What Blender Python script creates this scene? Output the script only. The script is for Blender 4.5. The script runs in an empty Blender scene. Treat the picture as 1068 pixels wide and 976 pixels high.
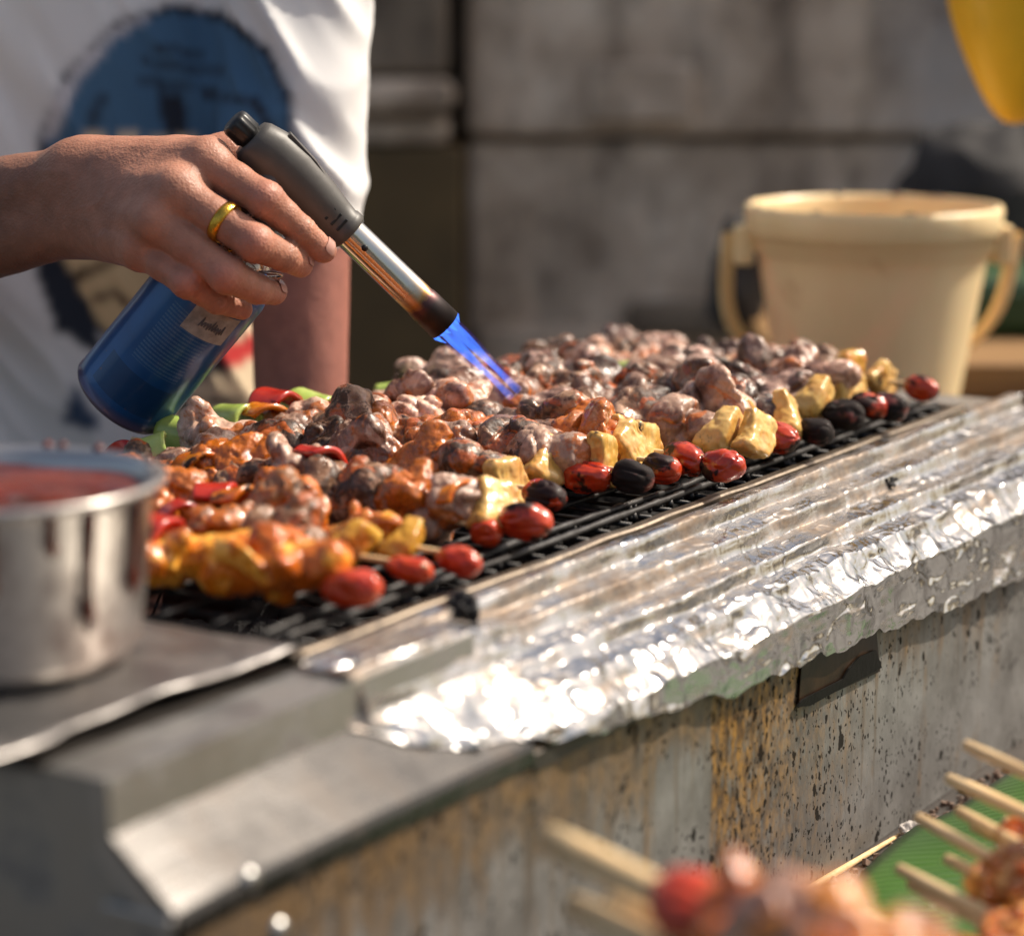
import bpy, math, random
import numpy as np
from mathutils import Vector, Matrix, Euler
random.seed(4)
SC = bpy.context.scene
COL = SC.collection
# ------------------------------------------------------------ camera
F = 2600.0; CX, CY = 534.0, 488.0; H = 0.28
PITCH = math.atan(503/2600)
cam = bpy.data.cameras.new('camera'); camo = bpy.data.objects.new('camera', cam); COL.objects.link(camo)
camo.location = (0, 0, H); camo.rotation_euler = (math.pi/2-PITCH, 0, 0)
cam.sensor_width = 36; cam.lens = F/1068*36; cam.clip_start = .01; cam.clip_end = 200
cam.dof.use_dof = True; cam.dof.focus_distance = 1.372; cam.dof.aperture_fstop = 4.0; cam.dof.aperture_blades = 0
SC.camera = camo
# ------------------------------------------------------------ light
SUN_DIR = Vector((.60, .24, .73)).normalized()      # towards the sun
elev = math.asin(SUN_DIR.z); azim = math.atan2(SUN_DIR.x, SUN_DIR.y)
w = bpy.data.worlds.new('World'); SC.world = w; w.use_nodes = True
nt = w.node_tree; bg = nt.nodes['Background']
sky = nt.nodes.new('ShaderNodeTexSky'); sky.sky_type = 'NISHITA'; sky.sun_disc = False
sky.sun_elevation = elev; sky.sun_rotation = azim
nt.links.new(sky.outputs[0], bg.inputs[0]); bg.inputs[1].default_value = .105
sky.dust_density = 4.0; sky.air_density = 1.0; sky.ozone_density = .6
sl = bpy.data.lights.new('sun', 'SUN'); sl.energy = 4.0; sl.angle = math.radians(.6); sl.color = (1, .95, .88)
so = bpy.data.objects.new('sun', sl); COL.objects.link(so); so.location = (3, 0, 4)
so.rotation_euler = SUN_DIR.to_track_quat('Z', 'Y').to_euler()
SC.view_settings.view_transform = 'Standard'; SC.view_settings.look = 'None'
SC.view_settings.gamma = 1; SC.view_settings.use_curve_mapping = False
SC.view_settings.exposure = 0.46
SC.view_settings.use_white_balance = True; SC.view_settings.white_balance_temperature = 7050; SC.view_settings.white_balance_tint = 10
SC.render.engine = 'CYCLES'

# ------------------------------------------------------------ camera model used for taking measurements
cp, sp = math.cos(PITCH), math.sin(PITCH)
def ray(px, py):
    a = (px-CX)/F; b = -(py-CY)/F
    return Vector((a, cp+b*sp, -sp+b*cp))
def P(px, py, Y):
    d = ray(px, py); return Vector((0, 0, H))+d*(Y/d.y)
def Pz(px, py, z):
    d = ray(px, py); return Vector((0, 0, H))+d*((z-H)/d.z)
ANG = math.radians(58)
LV = Vector((math.cos(ANG), math.sin(ANG), 0)); CV = Vector((math.sin(ANG), -math.cos(ANG), 0)); O0 = Vector((-.08, 1.02, 0))
def G(u, c, z): return O0+LV*u+CV*c+Vector((0, 0, z))
def uc(p): q = p-O0; return q.dot(LV), q.dot(CV)

# ------------------------------------------------------------ noise
def vnoise(Pn, scale=1.0, seed=0, lin=False):
    Q = np.asarray(Pn, dtype=np.float64)*scale+seed*17.37
    I = np.floor(Q).astype(np.int64); f = Q-I; f = f if lin else f*f*(3-2*f)
    def h(ix, iy, iz):
        n = (ix*73856093) ^ (iy*19349663) ^ (iz*83492791) ^ (seed*2654435)
        n = (n ^ (n >> 13))*1274126177 & 0xffffffff
        n = n ^ (n >> 16)
        return (n & 0xffff)/32767.5-1
    r = 0
    for dx in (0, 1):
        wx = f[..., 0] if dx else 1-f[..., 0]
        for dy in (0, 1):
            wy = f[..., 1] if dy else 1-f[..., 1]
            for dz in (0, 1):
                wz = f[..., 2] if dz else 1-f[..., 2]
                r = r+wx*wy*wz*h(I[..., 0]+dx, I[..., 1]+dy, I[..., 2]+dz)
    return r
def fbm(Pn, scale, seed=0, octv=3):
    r = 0; a = 1
    for i in range(octv): r = r+a*vnoise(Pn, scale*2**i, seed+i); a *= .5
    return r

# ------------------------------------------------------------ implicit surfaces
class SDF:
    def __init__(s, lo, hi, res):
        s.lo = np.array(lo, float); s.res = res
        s.n = np.ceil((np.array(hi)-s.lo)/res).astype(int)+1
        s.F = np.full(s.n, 1.0, dtype=np.float32)
        s.ax = [s.lo[i]+np.arange(s.n[i])*res for i in range(3)]
    def _sub(s, lo, hi):
        a = np.maximum(0, np.floor((np.array(lo)-s.lo)/s.res).astype(int)); b = np.minimum(s.n, np.ceil((np.array(hi)-s.lo)/s.res).astype(int)+1)
        if (b <= a).any(): return None, None
        sl_ = tuple(slice(a[i], b[i]) for i in range(3))
        g = np.stack(np.meshgrid(*[s.ax[i][sl_[i]] for i in range(3)], indexing='ij'), -1)
        return sl_, g
    def _mix(s, sl_, d, k, sub=False):
        Fs = s.F[sl_]
        if sub:
            h = np.clip(.5-.5*(Fs+d)/k, 0, 1); s.F[sl_] = Fs*(1-h)+(-d)*h+k*h*(1-h)
        else:
            h = np.clip(.5+.5*(Fs-d)/k, 0, 1); s.F[sl_] = Fs*(1-h)+d*h-k*h*(1-h)
    def cone(s, a, b, ra, rb, k=.004, sub=False, sq=None):
        a = np.array(a, float); b = np.array(b, float); m = max(ra, rb)+k*2+s.res*3
        if sq: m *= max(1, 1)
        sl_, g = s._sub(np.minimum(a, b)-m, np.maximum(a, b)+m)
        if sl_ is None: return
        ab = b-a; t = np.clip(((g-a)@ab)/max(ab@ab, 1e-12), 0, 1)
        v = g-a-t[..., None]*ab
        if sq is not None:                    # flatten: sq = (direction, factor)
            n = np.array(sq[0], float); n /= np.linalg.norm(n); dn = v@n
            v = v+(dn*(sq[1]-1))[..., None]*n
        d = np.linalg.norm(v, axis=-1)-(ra+(rb-ra)*t)
        s._mix(sl_, d, k, sub)
    def ell(s, c, r, k=.004, rot=None, sub=False):
        c = np.array(c, float); r = np.array(r, float); m = r.max()+k*2+s.res*3
        sl_, g = s._sub(c-m, c+m)
        if sl_ is None: return
        q = g-c
        if rot is not None: q = q@np.array(rot)
        k0 = np.linalg.norm(q/r, axis=-1); k1 = np.linalg.norm(q/(r*r), axis=-1)+1e-9
        s._mix(sl_, k0*(k0-1)/k1, k, sub)
    def mesh(s):
        Fv = s.F; nx, ny, nz = Fv.shape; ins = Fv < 0
        cs = (nx-1, ny-1, nz-1)
        cnt = np.zeros(cs, np.int8)
        for i in (0, 1):
            for j in (0, 1):
                for k in (0, 1): cnt += ins[i:nx-1+i, j:ny-1+j, k:nz-1+k]
        act = (cnt > 0) & (cnt < 8); idx = -np.ones(cs, np.int64); A = np.argwhere(act); idx[act] = np.arange(len(A))
        acc = np.zeros((len(A), 3)); num = np.zeros(len(A))
        for ax in range(3):
            for o1 in (0, 1):
                for o2 in (0, 1):
                    off = [0, 0, 0]; oth = [q for q in range(3) if q != ax]; off[oth[0]] = o1; off[oth[1]] = o2
                    p0 = A+off; p1 = p0.copy(); p1[:, ax] += 1
                    f0 = Fv[tuple(p0.T)].astype(float); f1 = Fv[tuple(p1.T)].astype(float); cr = (f0 < 0) != (f1 < 0)
                    t = np.where(cr, f0/np.where(cr, f0-f1, 1), 0)
                    pp = p0.astype(float); pp[:, ax] += t
                    acc[cr] += pp[cr]; num += cr
        V = s.lo+acc/num[:, None]*s.res
        faces = []
        for ax in range(3):
            sA = [slice(None)]*3; sB = [slice(None)]*3; sA[ax] = slice(0, -1); sB[ax] = slice(1, None)
            a = ins[tuple(sA)]; b = ins[tuple(sB)]; E = np.argwhere(a != b)
            o1, o2 = [(1, 2), (2, 0), (0, 1)][ax]
            E = E[(E[:, o1] > 0) & (E[:, o2] > 0) & (E[:, o1] < Fv.shape[o1]-1) & (E[:, o2] < Fv.shape[o2]-1)]
            def id_(d1, d2):
                q = E.copy(); q[:, o1] -= d1; q[:, o2] -= d2; return idx[tuple(q.T)]
            Q = np.stack([id_(1, 1), id_(0, 1), id_(0, 0), id_(1, 0)], 1)
            fl = a[tuple(E.T)]
            Q[~fl] = Q[~fl][:, ::-1]; faces.append(Q)
        return V, np.concatenate(faces)

def vnormals(V, Fc):
    n = np.cross(V[Fc[:, 2]]-V[Fc[:, 0]], V[Fc[:, 3]]-V[Fc[:, 1]]); N = np.zeros_like(V)
    for i in range(4): np.add.at(N, Fc[:, i], n)
    return N/(np.linalg.norm(N, axis=1)[:, None]+1e-12)

# ------------------------------------------------------------ meshes
def mesh_from(V, Fc, name='mesh', smooth=True, colors=None):
    me = bpy.data.meshes.new(name)
    me.from_pydata([tuple(v) for v in V], [], [tuple(int(i) for i in f) for f in Fc])
    if smooth: me.polygons.foreach_set('use_smooth', [True]*len(me.polygons))
    if colors is not None:
        at = me.color_attributes.new('col', 'FLOAT_COLOR', 'POINT')
        c = np.ones((len(V), 4), np.float32); c[:, :3] = colors; at.data.foreach_set('color', c.ravel())
    me.update(); return me
def obj(name, me, mat, parent=None, local=True):
    o = bpy.data.objects.new(name, me); COL.objects.link(o)
    if mat is not None:
        if me.materials:
            o.material_slots[0].link = 'OBJECT'; o.material_slots[0].material = mat
        else: me.materials.append(mat)
    if parent is not None: o.parent = parent
    return o
def share(name, me, mat, parent):
    o = bpy.data.objects.new(name, me); COL.objects.link(o)
    if not me.materials: me.materials.append(None)
    o.material_slots[0].link = 'OBJECT'; o.material_slots[0].material = mat; o.parent = parent
    return o
def tag(o, label=None, cat=None, group=None, kind=None):
    if label: o['label'] = label
    if cat: o['category'] = cat
    if group: o['group'] = group
    if kind: o['kind'] = kind
    return o
def thing(name, loc, label, cat, rot=(0, 0, 0), group=None):
    o = bpy.data.objects.new(name, None); COL.objects.link(o); o.location = loc; o.rotation_euler = rot
    o.empty_display_size = .02
    return tag(o, label, cat, group)
class MB:
    def __init__(s): s.V = []; s.F = []; s.sm = []
    def add(s, V, Fc, smooth=True):
        b = len(s.V); s.V += [tuple(v) for v in V]; s.F += [tuple(i+b for i in f) for f in Fc]; s.sm += [smooth]*len(Fc); return s
    def box(s, lo, hi, bev=0, M=None):
        x0, y0, z0 = lo; x1, y1, z1 = hi
        if bev <= 0:
            V = [(x, y, z) for x in (x0, x1) for y in (y0, y1) for z in (z0, z1)]
            Fc = [(0, 1, 3, 2), (4, 6, 7, 5), (0, 4, 5, 1), (2, 3, 7, 6), (0, 2, 6, 4), (1, 5, 7, 3)]
        else:
            import bmesh
            bm = bmesh.new(); bmesh.ops.create_cube(bm, size=1)
            for v in bm.verts: v.co = Vector(((x0+x1)/2+v.co.x*(x1-x0), (y0+y1)/2+v.co.y*(y1-y0), (z0+z1)/2+v.co.z*(z1-z0)))
            bmesh.ops.bevel(bm, geom=bm.edges[:], offset=bev, segments=2, affect='EDGES', profile=.5)
            bm.verts.index_update(); V = [v.co.copy() for v in bm.verts]; Fc = [tuple(v.index for v in f.verts) for f in bm.faces]; bm.free()
        if M is not None: V = [M@Vector(v) for v in V]
        return s.add(V, Fc, False)
    def tube(s, pts, rad, n=12, cap=True):
        pts = [Vector(p) for p in pts]; V = []; Fc = []
        if not hasattr(rad, '__len__'): rad = [rad]*len(pts)
        prev = None
        for i, p in enumerate(pts):
            t = (pts[min(i+1, len(pts)-1)]-pts[max(i-1, 0)]).normalized()
            if prev is None: a = t.orthogonal().normalized()
            else: a = (prev-t*prev.dot(t)).normalized()
            prev = a; b = t.cross(a)
            for k in range(n):
                th = 2*math.pi*k/n; V.append(p+(a*math.cos(th)+b*math.sin(th))*rad[i])
        for i in range(len(pts)-1):
            for k in range(n): Fc.append((i*n+k, i*n+(k+1) % n, (i+1)*n+(k+1) % n, (i+1)*n+k))
        if cap: Fc += [tuple(range(n))[::-1], tuple((len(pts)-1)*n+k for k in range(n))]
        return s.add(V, Fc)
    def lathe(s, prof, n=48, M=None, closed=False):
        V = []; Fc = []
        for r, z in prof:
            for k in range(n):
                th = 2*math.pi*k/n; V.append((r*math.cos(th), r*math.sin(th), z))
        m = len(prof)
        for i in range(m-1 if not closed else m):
            for k in range(n): Fc.append((i*n+k, i*n+(k+1) % n, ((i+1) % m)*n+(k+1) % n, ((i+1) % m)*n+k))
        if M is not None: V = [M@Vector(v) for v in V]
        return s.add(V, Fc)
    def sheet(s, rows, smooth=True):
        m = len(rows[0]); V = [p for r in rows for p in r]
        Fc = [(i*m+j, i*m+j+1, (i+1)*m+j+1, (i+1)*m+j) for i in range(len(rows)-1) for j in range(m-1)]
        return s.add(V, Fc, smooth)
    def me(s, name='mesh'):
        me = bpy.data.meshes.new(name); me.from_pydata([tuple(v) for v in s.V], [], s.F)
        me.polygons.foreach_set('use_smooth', s.sm); me.update(); return me
    def obj(s, name, mat, parent=None): return obj(name, s.me(name), mat, parent)
def axis_frame(p0, p1, hint=Vector((0, -1, 0))):
    z = (p1-p0).normalized(); x = (hint-z*hint.dot(z)).normalized(); y = z.cross(x)
    return Matrix.Translation(p0) @ Matrix((x, y, z)).transposed().to_4x4()

# ------------------------------------------------------------ materials
class Mat:
    def __init__(s, name):
        s.m = bpy.data.materials.new(name); s.m.use_nodes = True; s.t = s.m.node_tree
        s.b = s.t.nodes['Principled BSDF']; s.out = s.t.nodes['Material Output']
    def n(s, ty, **kw):
        nd = s.t.nodes.new('ShaderNode'+ty)
        for k, v in kw.items():
            if k.startswith('_'): s.set(nd, int(k[1:]) if k[1:].isdigit() else k[1:], v)
            else: setattr(nd, k, v)
        return nd
    def set(s, nd, key, v):
        if isinstance(key, int): i = nd.inputs[key]
        else: i = nd.inputs[key.replace('__', ' ')]
        if isinstance(v, bpy.types.NodeSocket): s.t.links.new(v, i)
        elif isinstance(v, bpy.types.Node): s.t.links.new(v.outputs[0], i)
        else:
            if hasattr(i.default_value, '__len__') and hasattr(v, '__len__') and len(i.default_value) == 4 and len(v) == 3: v = (*v, 1)
            i.default_value = v
    def P(s, **kw):
        for k, v in kw.items(): s.set(s.b, k.replace('_', ' '), v)
        return s
    def coord(s, kind='Object', scale=(1, 1, 1), loc=(0, 0, 0), rnd=False):
        c = s.n('TexCoord').outputs[kind]
        if rnd:
            oi = s.n('ObjectInfo'); ad = s.n('VectorMath', operation='ADD', _0=c)
            mu = s.n('Math', operation='MULTIPLY', _0=oi.outputs['Random'], _1=7.0); s.t.links.new(mu.outputs[0], ad.inputs[1]); c = ad.outputs[0]
        mp = s.n('Mapping', _Vector=c); mp.inputs['Scale'].default_value = scale; mp.inputs['Location'].default_value = loc
        return mp.outputs[0]
    def noise(s, vec, scale, detail=4, rough=.55, dist=0):
        return s.n('TexNoise', _Vector=vec, _Scale=scale, _Detail=detail, _Roughness=rough, _Distortion=dist).outputs[0]
    def ramp(s, fac, stops, interp='LINEAR'):
        r = s.n('ValToRGB', _0=fac); cr = r.color_ramp; cr.interpolation = interp
        while len(cr.elements) < len(stops): cr.elements.new(.5)
        for e, (p, c) in zip(cr.elements, stops):
            e.position = p; e.color = (*c, 1) if hasattr(c, '__len__') else (c, c, c, 1)
        return r.outputs[0]
    def mix(s, fac, a, b, bl='MIX'):
        m = s.n('MixRGB', blend_type=bl, _0=fac, _1=a, _2=b); return m.outputs[0]
    def math(s, op, a, b=0.0, clamp=False):
        m = s.n('Math', operation=op, _0=a, _1=b); m.use_clamp = clamp; return m.outputs[0]
    def bump(s, h, strength=.3, dist=.001, nrm=None):
        b = s.n('Bump', _Height=h, _Strength=strength, _Distance=dist)
        if nrm is not None: s.set(b, 'Normal', nrm)
        return b.outputs[0]
def simple(name, col, rough=.5, metal=0, var=.15, scale=60, bump=.2, bd=.0006, **kw):
    m = Mat(name); c = m.coord('Object'); n = m.noise(c, scale, 5)
    dk = tuple(x*(1-var) for x in col); lt = tuple(min(1, x*(1+var)) for x in col)
    m.P(Base_Color=m.ramp(n, [(.3, dk), (.7, lt)]), Roughness=rough, Metallic=metal)
    if bump: m.P(Normal=m.bump(m.noise(c, scale*3, 4), bump, bd))
    m.P(**kw); return m.m

# wall of the grill: galvanised steel, grease runs, burnt splashes
def mat_panel():
    m = Mat('stained_steel'); c = m.coord('Object')
    sx = m.n('SeparateXYZ', _0=c); X, Z = sx.outputs[0], sx.outputs[2]
    base = m.ramp(m.noise(c, 22, 7, .65), [(.3, (.115, .108, .098)), (.5, (.19, .182, .170)), (.7, (.27, .262, .248))])
    base = m.mix(.25, base, m.ramp(m.noise(m.coord('Object', (1, 1, .3)), 300, 4, .7), [(.3, (.35, .35, .35)), (.7, (.65, .65, .65))]), 'OVERLAY')
    hgt = m.n('MapRange', _0=Z, _1=0.0, _2=.152, _3=0.0, _4=1.0).outputs[0]
    # drips: narrow vertical runs of different length
    wob = m.math('MULTIPLY', m.math('SUBTRACT', m.noise(c, 60, 3), .5), .0025)
    dv = m.n('CombineXYZ', _0=m.math('ADD', X, wob), _1=0.0, _2=m.math('MULTIPLY', Z, .012))
    d1 = m.noise(dv, 130, 3, .5); d2 = m.noise(dv, 420, 3, .5)
    drip = m.math('ADD', m.math('MULTIPLY', d1, 1.0), m.math('MULTIPLY', m.math('SUBTRACT', hgt, .5), .22))
    dm = m.math('MULTIPLY', m.ramp(drip, [(.57, 0), (.62, .95), (.65, .55), (.76, .85)]), m.ramp(m.noise(m.coord('Object', (1, 1, .5), (2, 2, 2)), 18, 4), [(.38, .15), (.56, 1)]))
    top = m.math('ADD', m.math('MULTIPLY', m.math('POWER', hgt, 5.0), .55), m.math('MULTIPLY', m.noise(m.coord('Object', (1, 1, .25)), 60, 6, .65), .75))
    tm = m.ramp(top, [(.43, 0), (.54, .65), (.74, .95)])
    xw = m.math('ADD', X, m.math('MULTIPLY', m.math('SUBTRACT', m.noise(m.coord('Object', (1, 1, .3)), 45, 4, .6), .5), .022))
    band = m.ramp(xw, [(.238, 0), (.243, 1), (.285, .95), (.36, .35), (.46, 0)])
    fine = m.noise(m.coord('Object', (1, 1, .35)), 240, 6, .75)
    band = m.math('MULTIPLY', band, m.math('MULTIPLY', m.ramp(fine, [(.38, .15), (.50, 1)]), m.ramp(hgt, [(.0, .55), (.7, 1)])))
    gcol = m.ramp(m.noise(m.coord('Object', (1, 1, .5)), 170, 6, .75), [(.36, (.022, .012, .005)), (.48, (.13, .060, .014)), (.60, (.36, .18, .035))])
    dcol = m.ramp(d2, [(.35, (.05, .032, .016)), (.65, (.19, .12, .055))])
    col = m.mix(m.math('MULTIPLY', dm, .6), base, dcol)
    col = m.mix(m.math('MULTIPLY', tm, .8), col, m.mix(.5, gcol, dcol))
    col = m.mix(band, col, gcol)
    # soot splashes, ragged edges
    nz = m.n('TexNoise', _Vector=c, _Scale=260.0, _Detail=3.0)
    off = m.n('VectorMath', operation='SCALE', _0=nz.outputs['Color']); off.inputs['Scale'].default_value = .0055
    vv = m.n('VectorMath', operation='ADD', _0=m.coord('Object', (1, 1, .7)), _1=off.outputs[0]).outputs[0]
    dens = m.ramp(m.math('ADD', m.noise(m.coord('Object', (1, 1, 1), (9, 2, 1)), 15, 4, .6), m.ramp(X, [(.18, 0), (.26, .16), (.42, .12), (.52, 0)])), [(.37, 0), (.56, 1)])
    spk = None
    for sc_, rr_, pw in ((330.0, .46, 1.2), (150.0, .40, 2.6), (70.0, .26, 4.0)):
        v = m.n('TexVoronoi', _Vector=vv, _Scale=sc_); sz = m.n('SeparateColor', _0=v.outputs['Color']).outputs[0]
        k = m.math('LESS_THAN', v.outputs['Distance'], m.math('MULTIPLY', m.math('MULTIPLY', m.math('POWER', sz, pw), rr_), dens))
        spk = k if spk is None else m.math('MAXIMUM', spk, k)
    col = m.mix(m.math('MULTIPLY', spk, .93), col, (.010, .008, .006, 1))
    m.P(Base_Color=col, Metallic=m.math('SUBTRACT', .25, m.math('MULTIPLY', spk, .25), True), Roughness=m.math('ADD', m.ramp(fine, [(.3, .38), (.7, .6)]), m.math('MULTIPLY', spk, .3), True), Specular_IOR_Level=m.math('SUBTRACT', .5, m.math('MULTIPLY', spk, .42)),
        Normal=m.bump(m.math('ADD', m.math('MULTIPLY', m.noise(c, 30, 5), 3.0), m.math('ADD', fine, m.math('MULTIPLY', spk, 1.2))), .4, .0007))
    return m.m
def mat_foil():
    m = Mat('foil'); c = m.coord('Object')
    v = m.n('TexVoronoi', _Vector=m.coord('Object', (.22, 1, 1)), _Scale=120.0, feature='F1'); v2 = m.n('TexVoronoi', _Vector=m.coord('Object', (.5, 1, 1)), _Scale=260.0)
    nn = m.noise(m.coord('Object', (.16, 1, 1)), 190, 5, .6, .6)
    v3 = m.n('TexVoronoi', _Vector=c, _Scale=110.0, feature='DISTANCE_TO_EDGE'); hgt = m.math('ADD', m.math('MULTIPLY', m.math('MINIMUM', v3.outputs['Distance'], .12), 3.0), m.math('ADD', m.math('MULTIPLY', v2.outputs['Distance'], .5), m.math('MULTIPLY', nn, .7)))
    st = m.noise(m.coord('Object', (.3, 1, 1), (1.3, 0, 0)), 48, 7, .72)
    sx = m.n('SeparateXYZ', _0=c)
    inner = m.n('MapRange', _0=sx.outputs[1], _1=-.050, _2=.004, _3=0.0, _4=.10).outputs[0]
    stain = m.ramp(m.math('ADD', st, inner), [(.51, 0), (.62, .7), (.75, .95)])
    blk = m.noise(m.coord('Object', (1, 1, 1), (4, 4, 4)), 48, 5, .6)
    blk = m.ramp(blk, [(.72, 0), (.76, 1)])
    col = m.mix(stain, (.47, .465, .46, 1), m.ramp(m.noise(c, 160, 4), [(.3, (.07, .036, .016)), (.7, (.27, .17, .09))]))
    col = m.mix(blk, col, (.012, .011, .01, 1))
    m.P(Base_Color=col, Metallic=m.math('SUBTRACT', .97, m.math('MAXIMUM', m.math('MULTIPLY', stain, .6), blk), True),
        Roughness=m.math('ADD', m.math('MULTIPLY', stain, .35), .17), Normal=m.bump(hgt, .22, .0008))
    return m.m
def mat_steel(name, col=(.55, .53, .50), rough=.3, dirt=.5, dcol=(.13, .075, .035), sc=20, metal=.9):
    m = Mat(name); c = m.coord('Object')
    br = m.noise(m.coord('Object', (.1, 1, 1)), 400, 3); st = m.noise(c, sc, 6, .65)
    f = m.ramp(st, [(.5, 0), (.72, dirt)])
    m.P(Base_Color=m.mix(f, (*col, 1), (*dcol, 1)), Metallic=m.math('SUBTRACT', metal, f, True),
        Roughness=m.math('ADD', m.math('MULTIPLY', st, .3), rough-.1), Normal=m.bump(m.math('ADD', br, m.math('MULTIPLY', st, 2.0)), .2, .0006))
    return m.m
def mat_meat(name, light, mid, dark, sauce, sauce_amt, char_amt, rough=.34):
    m = Mat(name); c = m.coord('Object', rnd=True); R_ = m.n('ObjectInfo').outputs['Random']
    n1 = m.noise(c, 48, 6, .62, .6); n2 = m.noise(c, 170, 5, .7, .3); n3 = m.noise(m.coord('Object', (1, 1, 1), (5, 5, 5), True), 46, 5, .6, .9)
    fib = m.noise(m.coord('Object', (1, .22, .5), (1, 1, 1), True), 420, 4, .6, .4)
    fat = m.noise(m.coord('Object', (1, 1, 1), (2, 8, 5), True), 62, 4, .55, 1.4)
    n1s = m.math('ADD', n1, m.math('MULTIPLY', m.math('SUBTRACT', R_, .5), .16))
    col = m.ramp(n1s, [(.32, dark), (.44, mid), (.56, light), (.74, tuple(min(1, x*1.25) for x in light))])
    col = m.mix(m.ramp(fat, [(.55, 0), (.60, .8)]), col, (*tuple(min(1, x*1.35+.06) for x in light), 1))
    col = m.mix(.45, col, m.ramp(fib, [(.3, (.25, .25, .25)), (.7, (.75, .75, .75))]), 'OVERLAY')
    col = m.mix(1.0, col, m.ramp(m.math('FRACT', m.math('MULTIPLY', R_, 13.7)), [(0, (.50, .46, .43)), (.5, (.85, .82, .80)), (1, (1.25, 1.22, 1.2))]), 'MULTIPLY')
    pt = m.n('NewGeometry').outputs['Pointiness']
    ch = m.math('ADD', m.math('ADD', m.math('MULTIPLY', n2, .55), m.math('MULTIPLY', m.noise(m.coord('Object', (1, 1, 1), (7, 3, 1), True), 55, 4, .6), .55)), m.math('MULTIPLY', pt, .8))
    chm = m.ramp(ch, [(1.12-char_amt, 0), (1.17-char_amt, .95)])
    col = m.mix(chm, col, m.ramp(n2, [(.4, (.012, .007, .005)), (.65, (.085, .035, .015))]))
    sf = m.ramp(m.math('ADD', n3, m.math('MULTIPLY', n2, .12)), [(.72-sauce_amt, 0), (.765-sauce_amt, 1)])
    scol = m.ramp(n2, [(.3, tuple(x*.30 for x in sauce)), (.55, sauce)])
    col = m.mix(m.math('MULTIPLY', sf, .88), col, scol)
    rg = m.math('ADD', m.ramp(n2, [(.35, rough-.20), (.65, rough+.16)]), m.math('SUBTRACT', m.math('MULTIPLY', chm, .22), m.math('MULTIPLY', sf, .12)), True)
    m.P(Base_Color=col, Roughness=rg, Specular_IOR_Level=.6, Subsurface_Weight=.06, Subsurface_Scale=.003, Coat_Weight=m.math('MULTIPLY', sf, .5), Coat_Roughness=.08,
        Normal=m.bump(m.math('ADD', m.math('ADD', n2, m.math('MULTIPLY', fib, .5)), m.math('MULTIPLY', m.noise(c, 520, 3), .25)), .55, .0013))
    m.b.inputs['Subsurface Radius'].default_value = (1, .35, .2)
    return m.m
def mat_fruit(name, col, col2, char=.0, scale=60, rough=.22, sauce=0):
    m = Mat(name); c = m.coord('Object', rnd=True); n1 = m.noise(c, scale, 4, .6); n2 = m.noise(m.coord('Object', (1, 1, 1), (3, 1, 6), True), 38, 5, .62)
    cc = m.ramp(n1, [(.35, col2), (.6, col)])
    if sauce: cc = m.mix(m.ramp(m.noise(c, 50, 3), [(.5, 0), (.62, sauce)]), cc, (.55, .11, .01, 1))
    f = m.ramp(n2, [(.68-char, 0), (.73-char, .97)]) if char else None
    if char: cc = m.mix(f, cc, (.012, .009, .008, 1))
    m.P(Base_Color=cc, Roughness=m.math('ADD', rough, m.math('MULTIPLY', f, .3)) if char else rough, Subsurface_Weight=.08, Subsurface_Scale=.004, Coat_Weight=m.math('SUBTRACT', .35, m.math('MULTIPLY', f, .33)) if char else .35, Coat_Roughness=.1,
        Specular_IOR_Level=m.math('SUBTRACT', .5, m.math('MULTIPLY', f, .25)) if char else .5,
        Normal=m.bump(m.math('ADD', m.noise(c, 120, 4), m.math('MULTIPLY', n2, 1.5)), .3, .0012))
    return m.m
def mat_skin():
    m = Mat('skin'); c = m.coord('Object'); a = m.n('VertexColor'); a.layer_name = 'col'
    n = m.noise(c, 90, 5, .6)
    col = m.mix(.5, a.outputs[0], m.ramp(n, [(.3, (.36, .34, .34)), (.7, (.62, .60, .60))]), 'OVERLAY')
    v = m.n('TexVoronoi', _Vector=c, _Scale=620.0)
    wr = m.noise(m.coord('Object', (1, 1, 1)), 260, 4, .6, 1.0)
    m.P(Base_Color=col, Roughness=.5, Specular_IOR_Level=.4, Subsurface_Weight=.12, Subsurface_Scale=.006,
        Normal=m.bump(m.math('ADD', m.math('MULTIPLY', v.outputs['Distance'], .5), wr), .5, .0008))
    m.b.inputs['Subsurface Radius'].default_value = (1, .3, .15)
    return m.m
def mat_vcol(name, rough=.9, bs=500, bstr=.25, sheen=0):
    m = Mat(name); a = m.n('VertexColor'); a.layer_name = 'col'; c = m.coord('Object')
    m.P(Base_Color=a.outputs[0], Roughness=rough, Sheen_Weight=sheen, Normal=m.bump(m.noise(c, bs, 3), bstr, .0006)); return m.m
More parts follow.
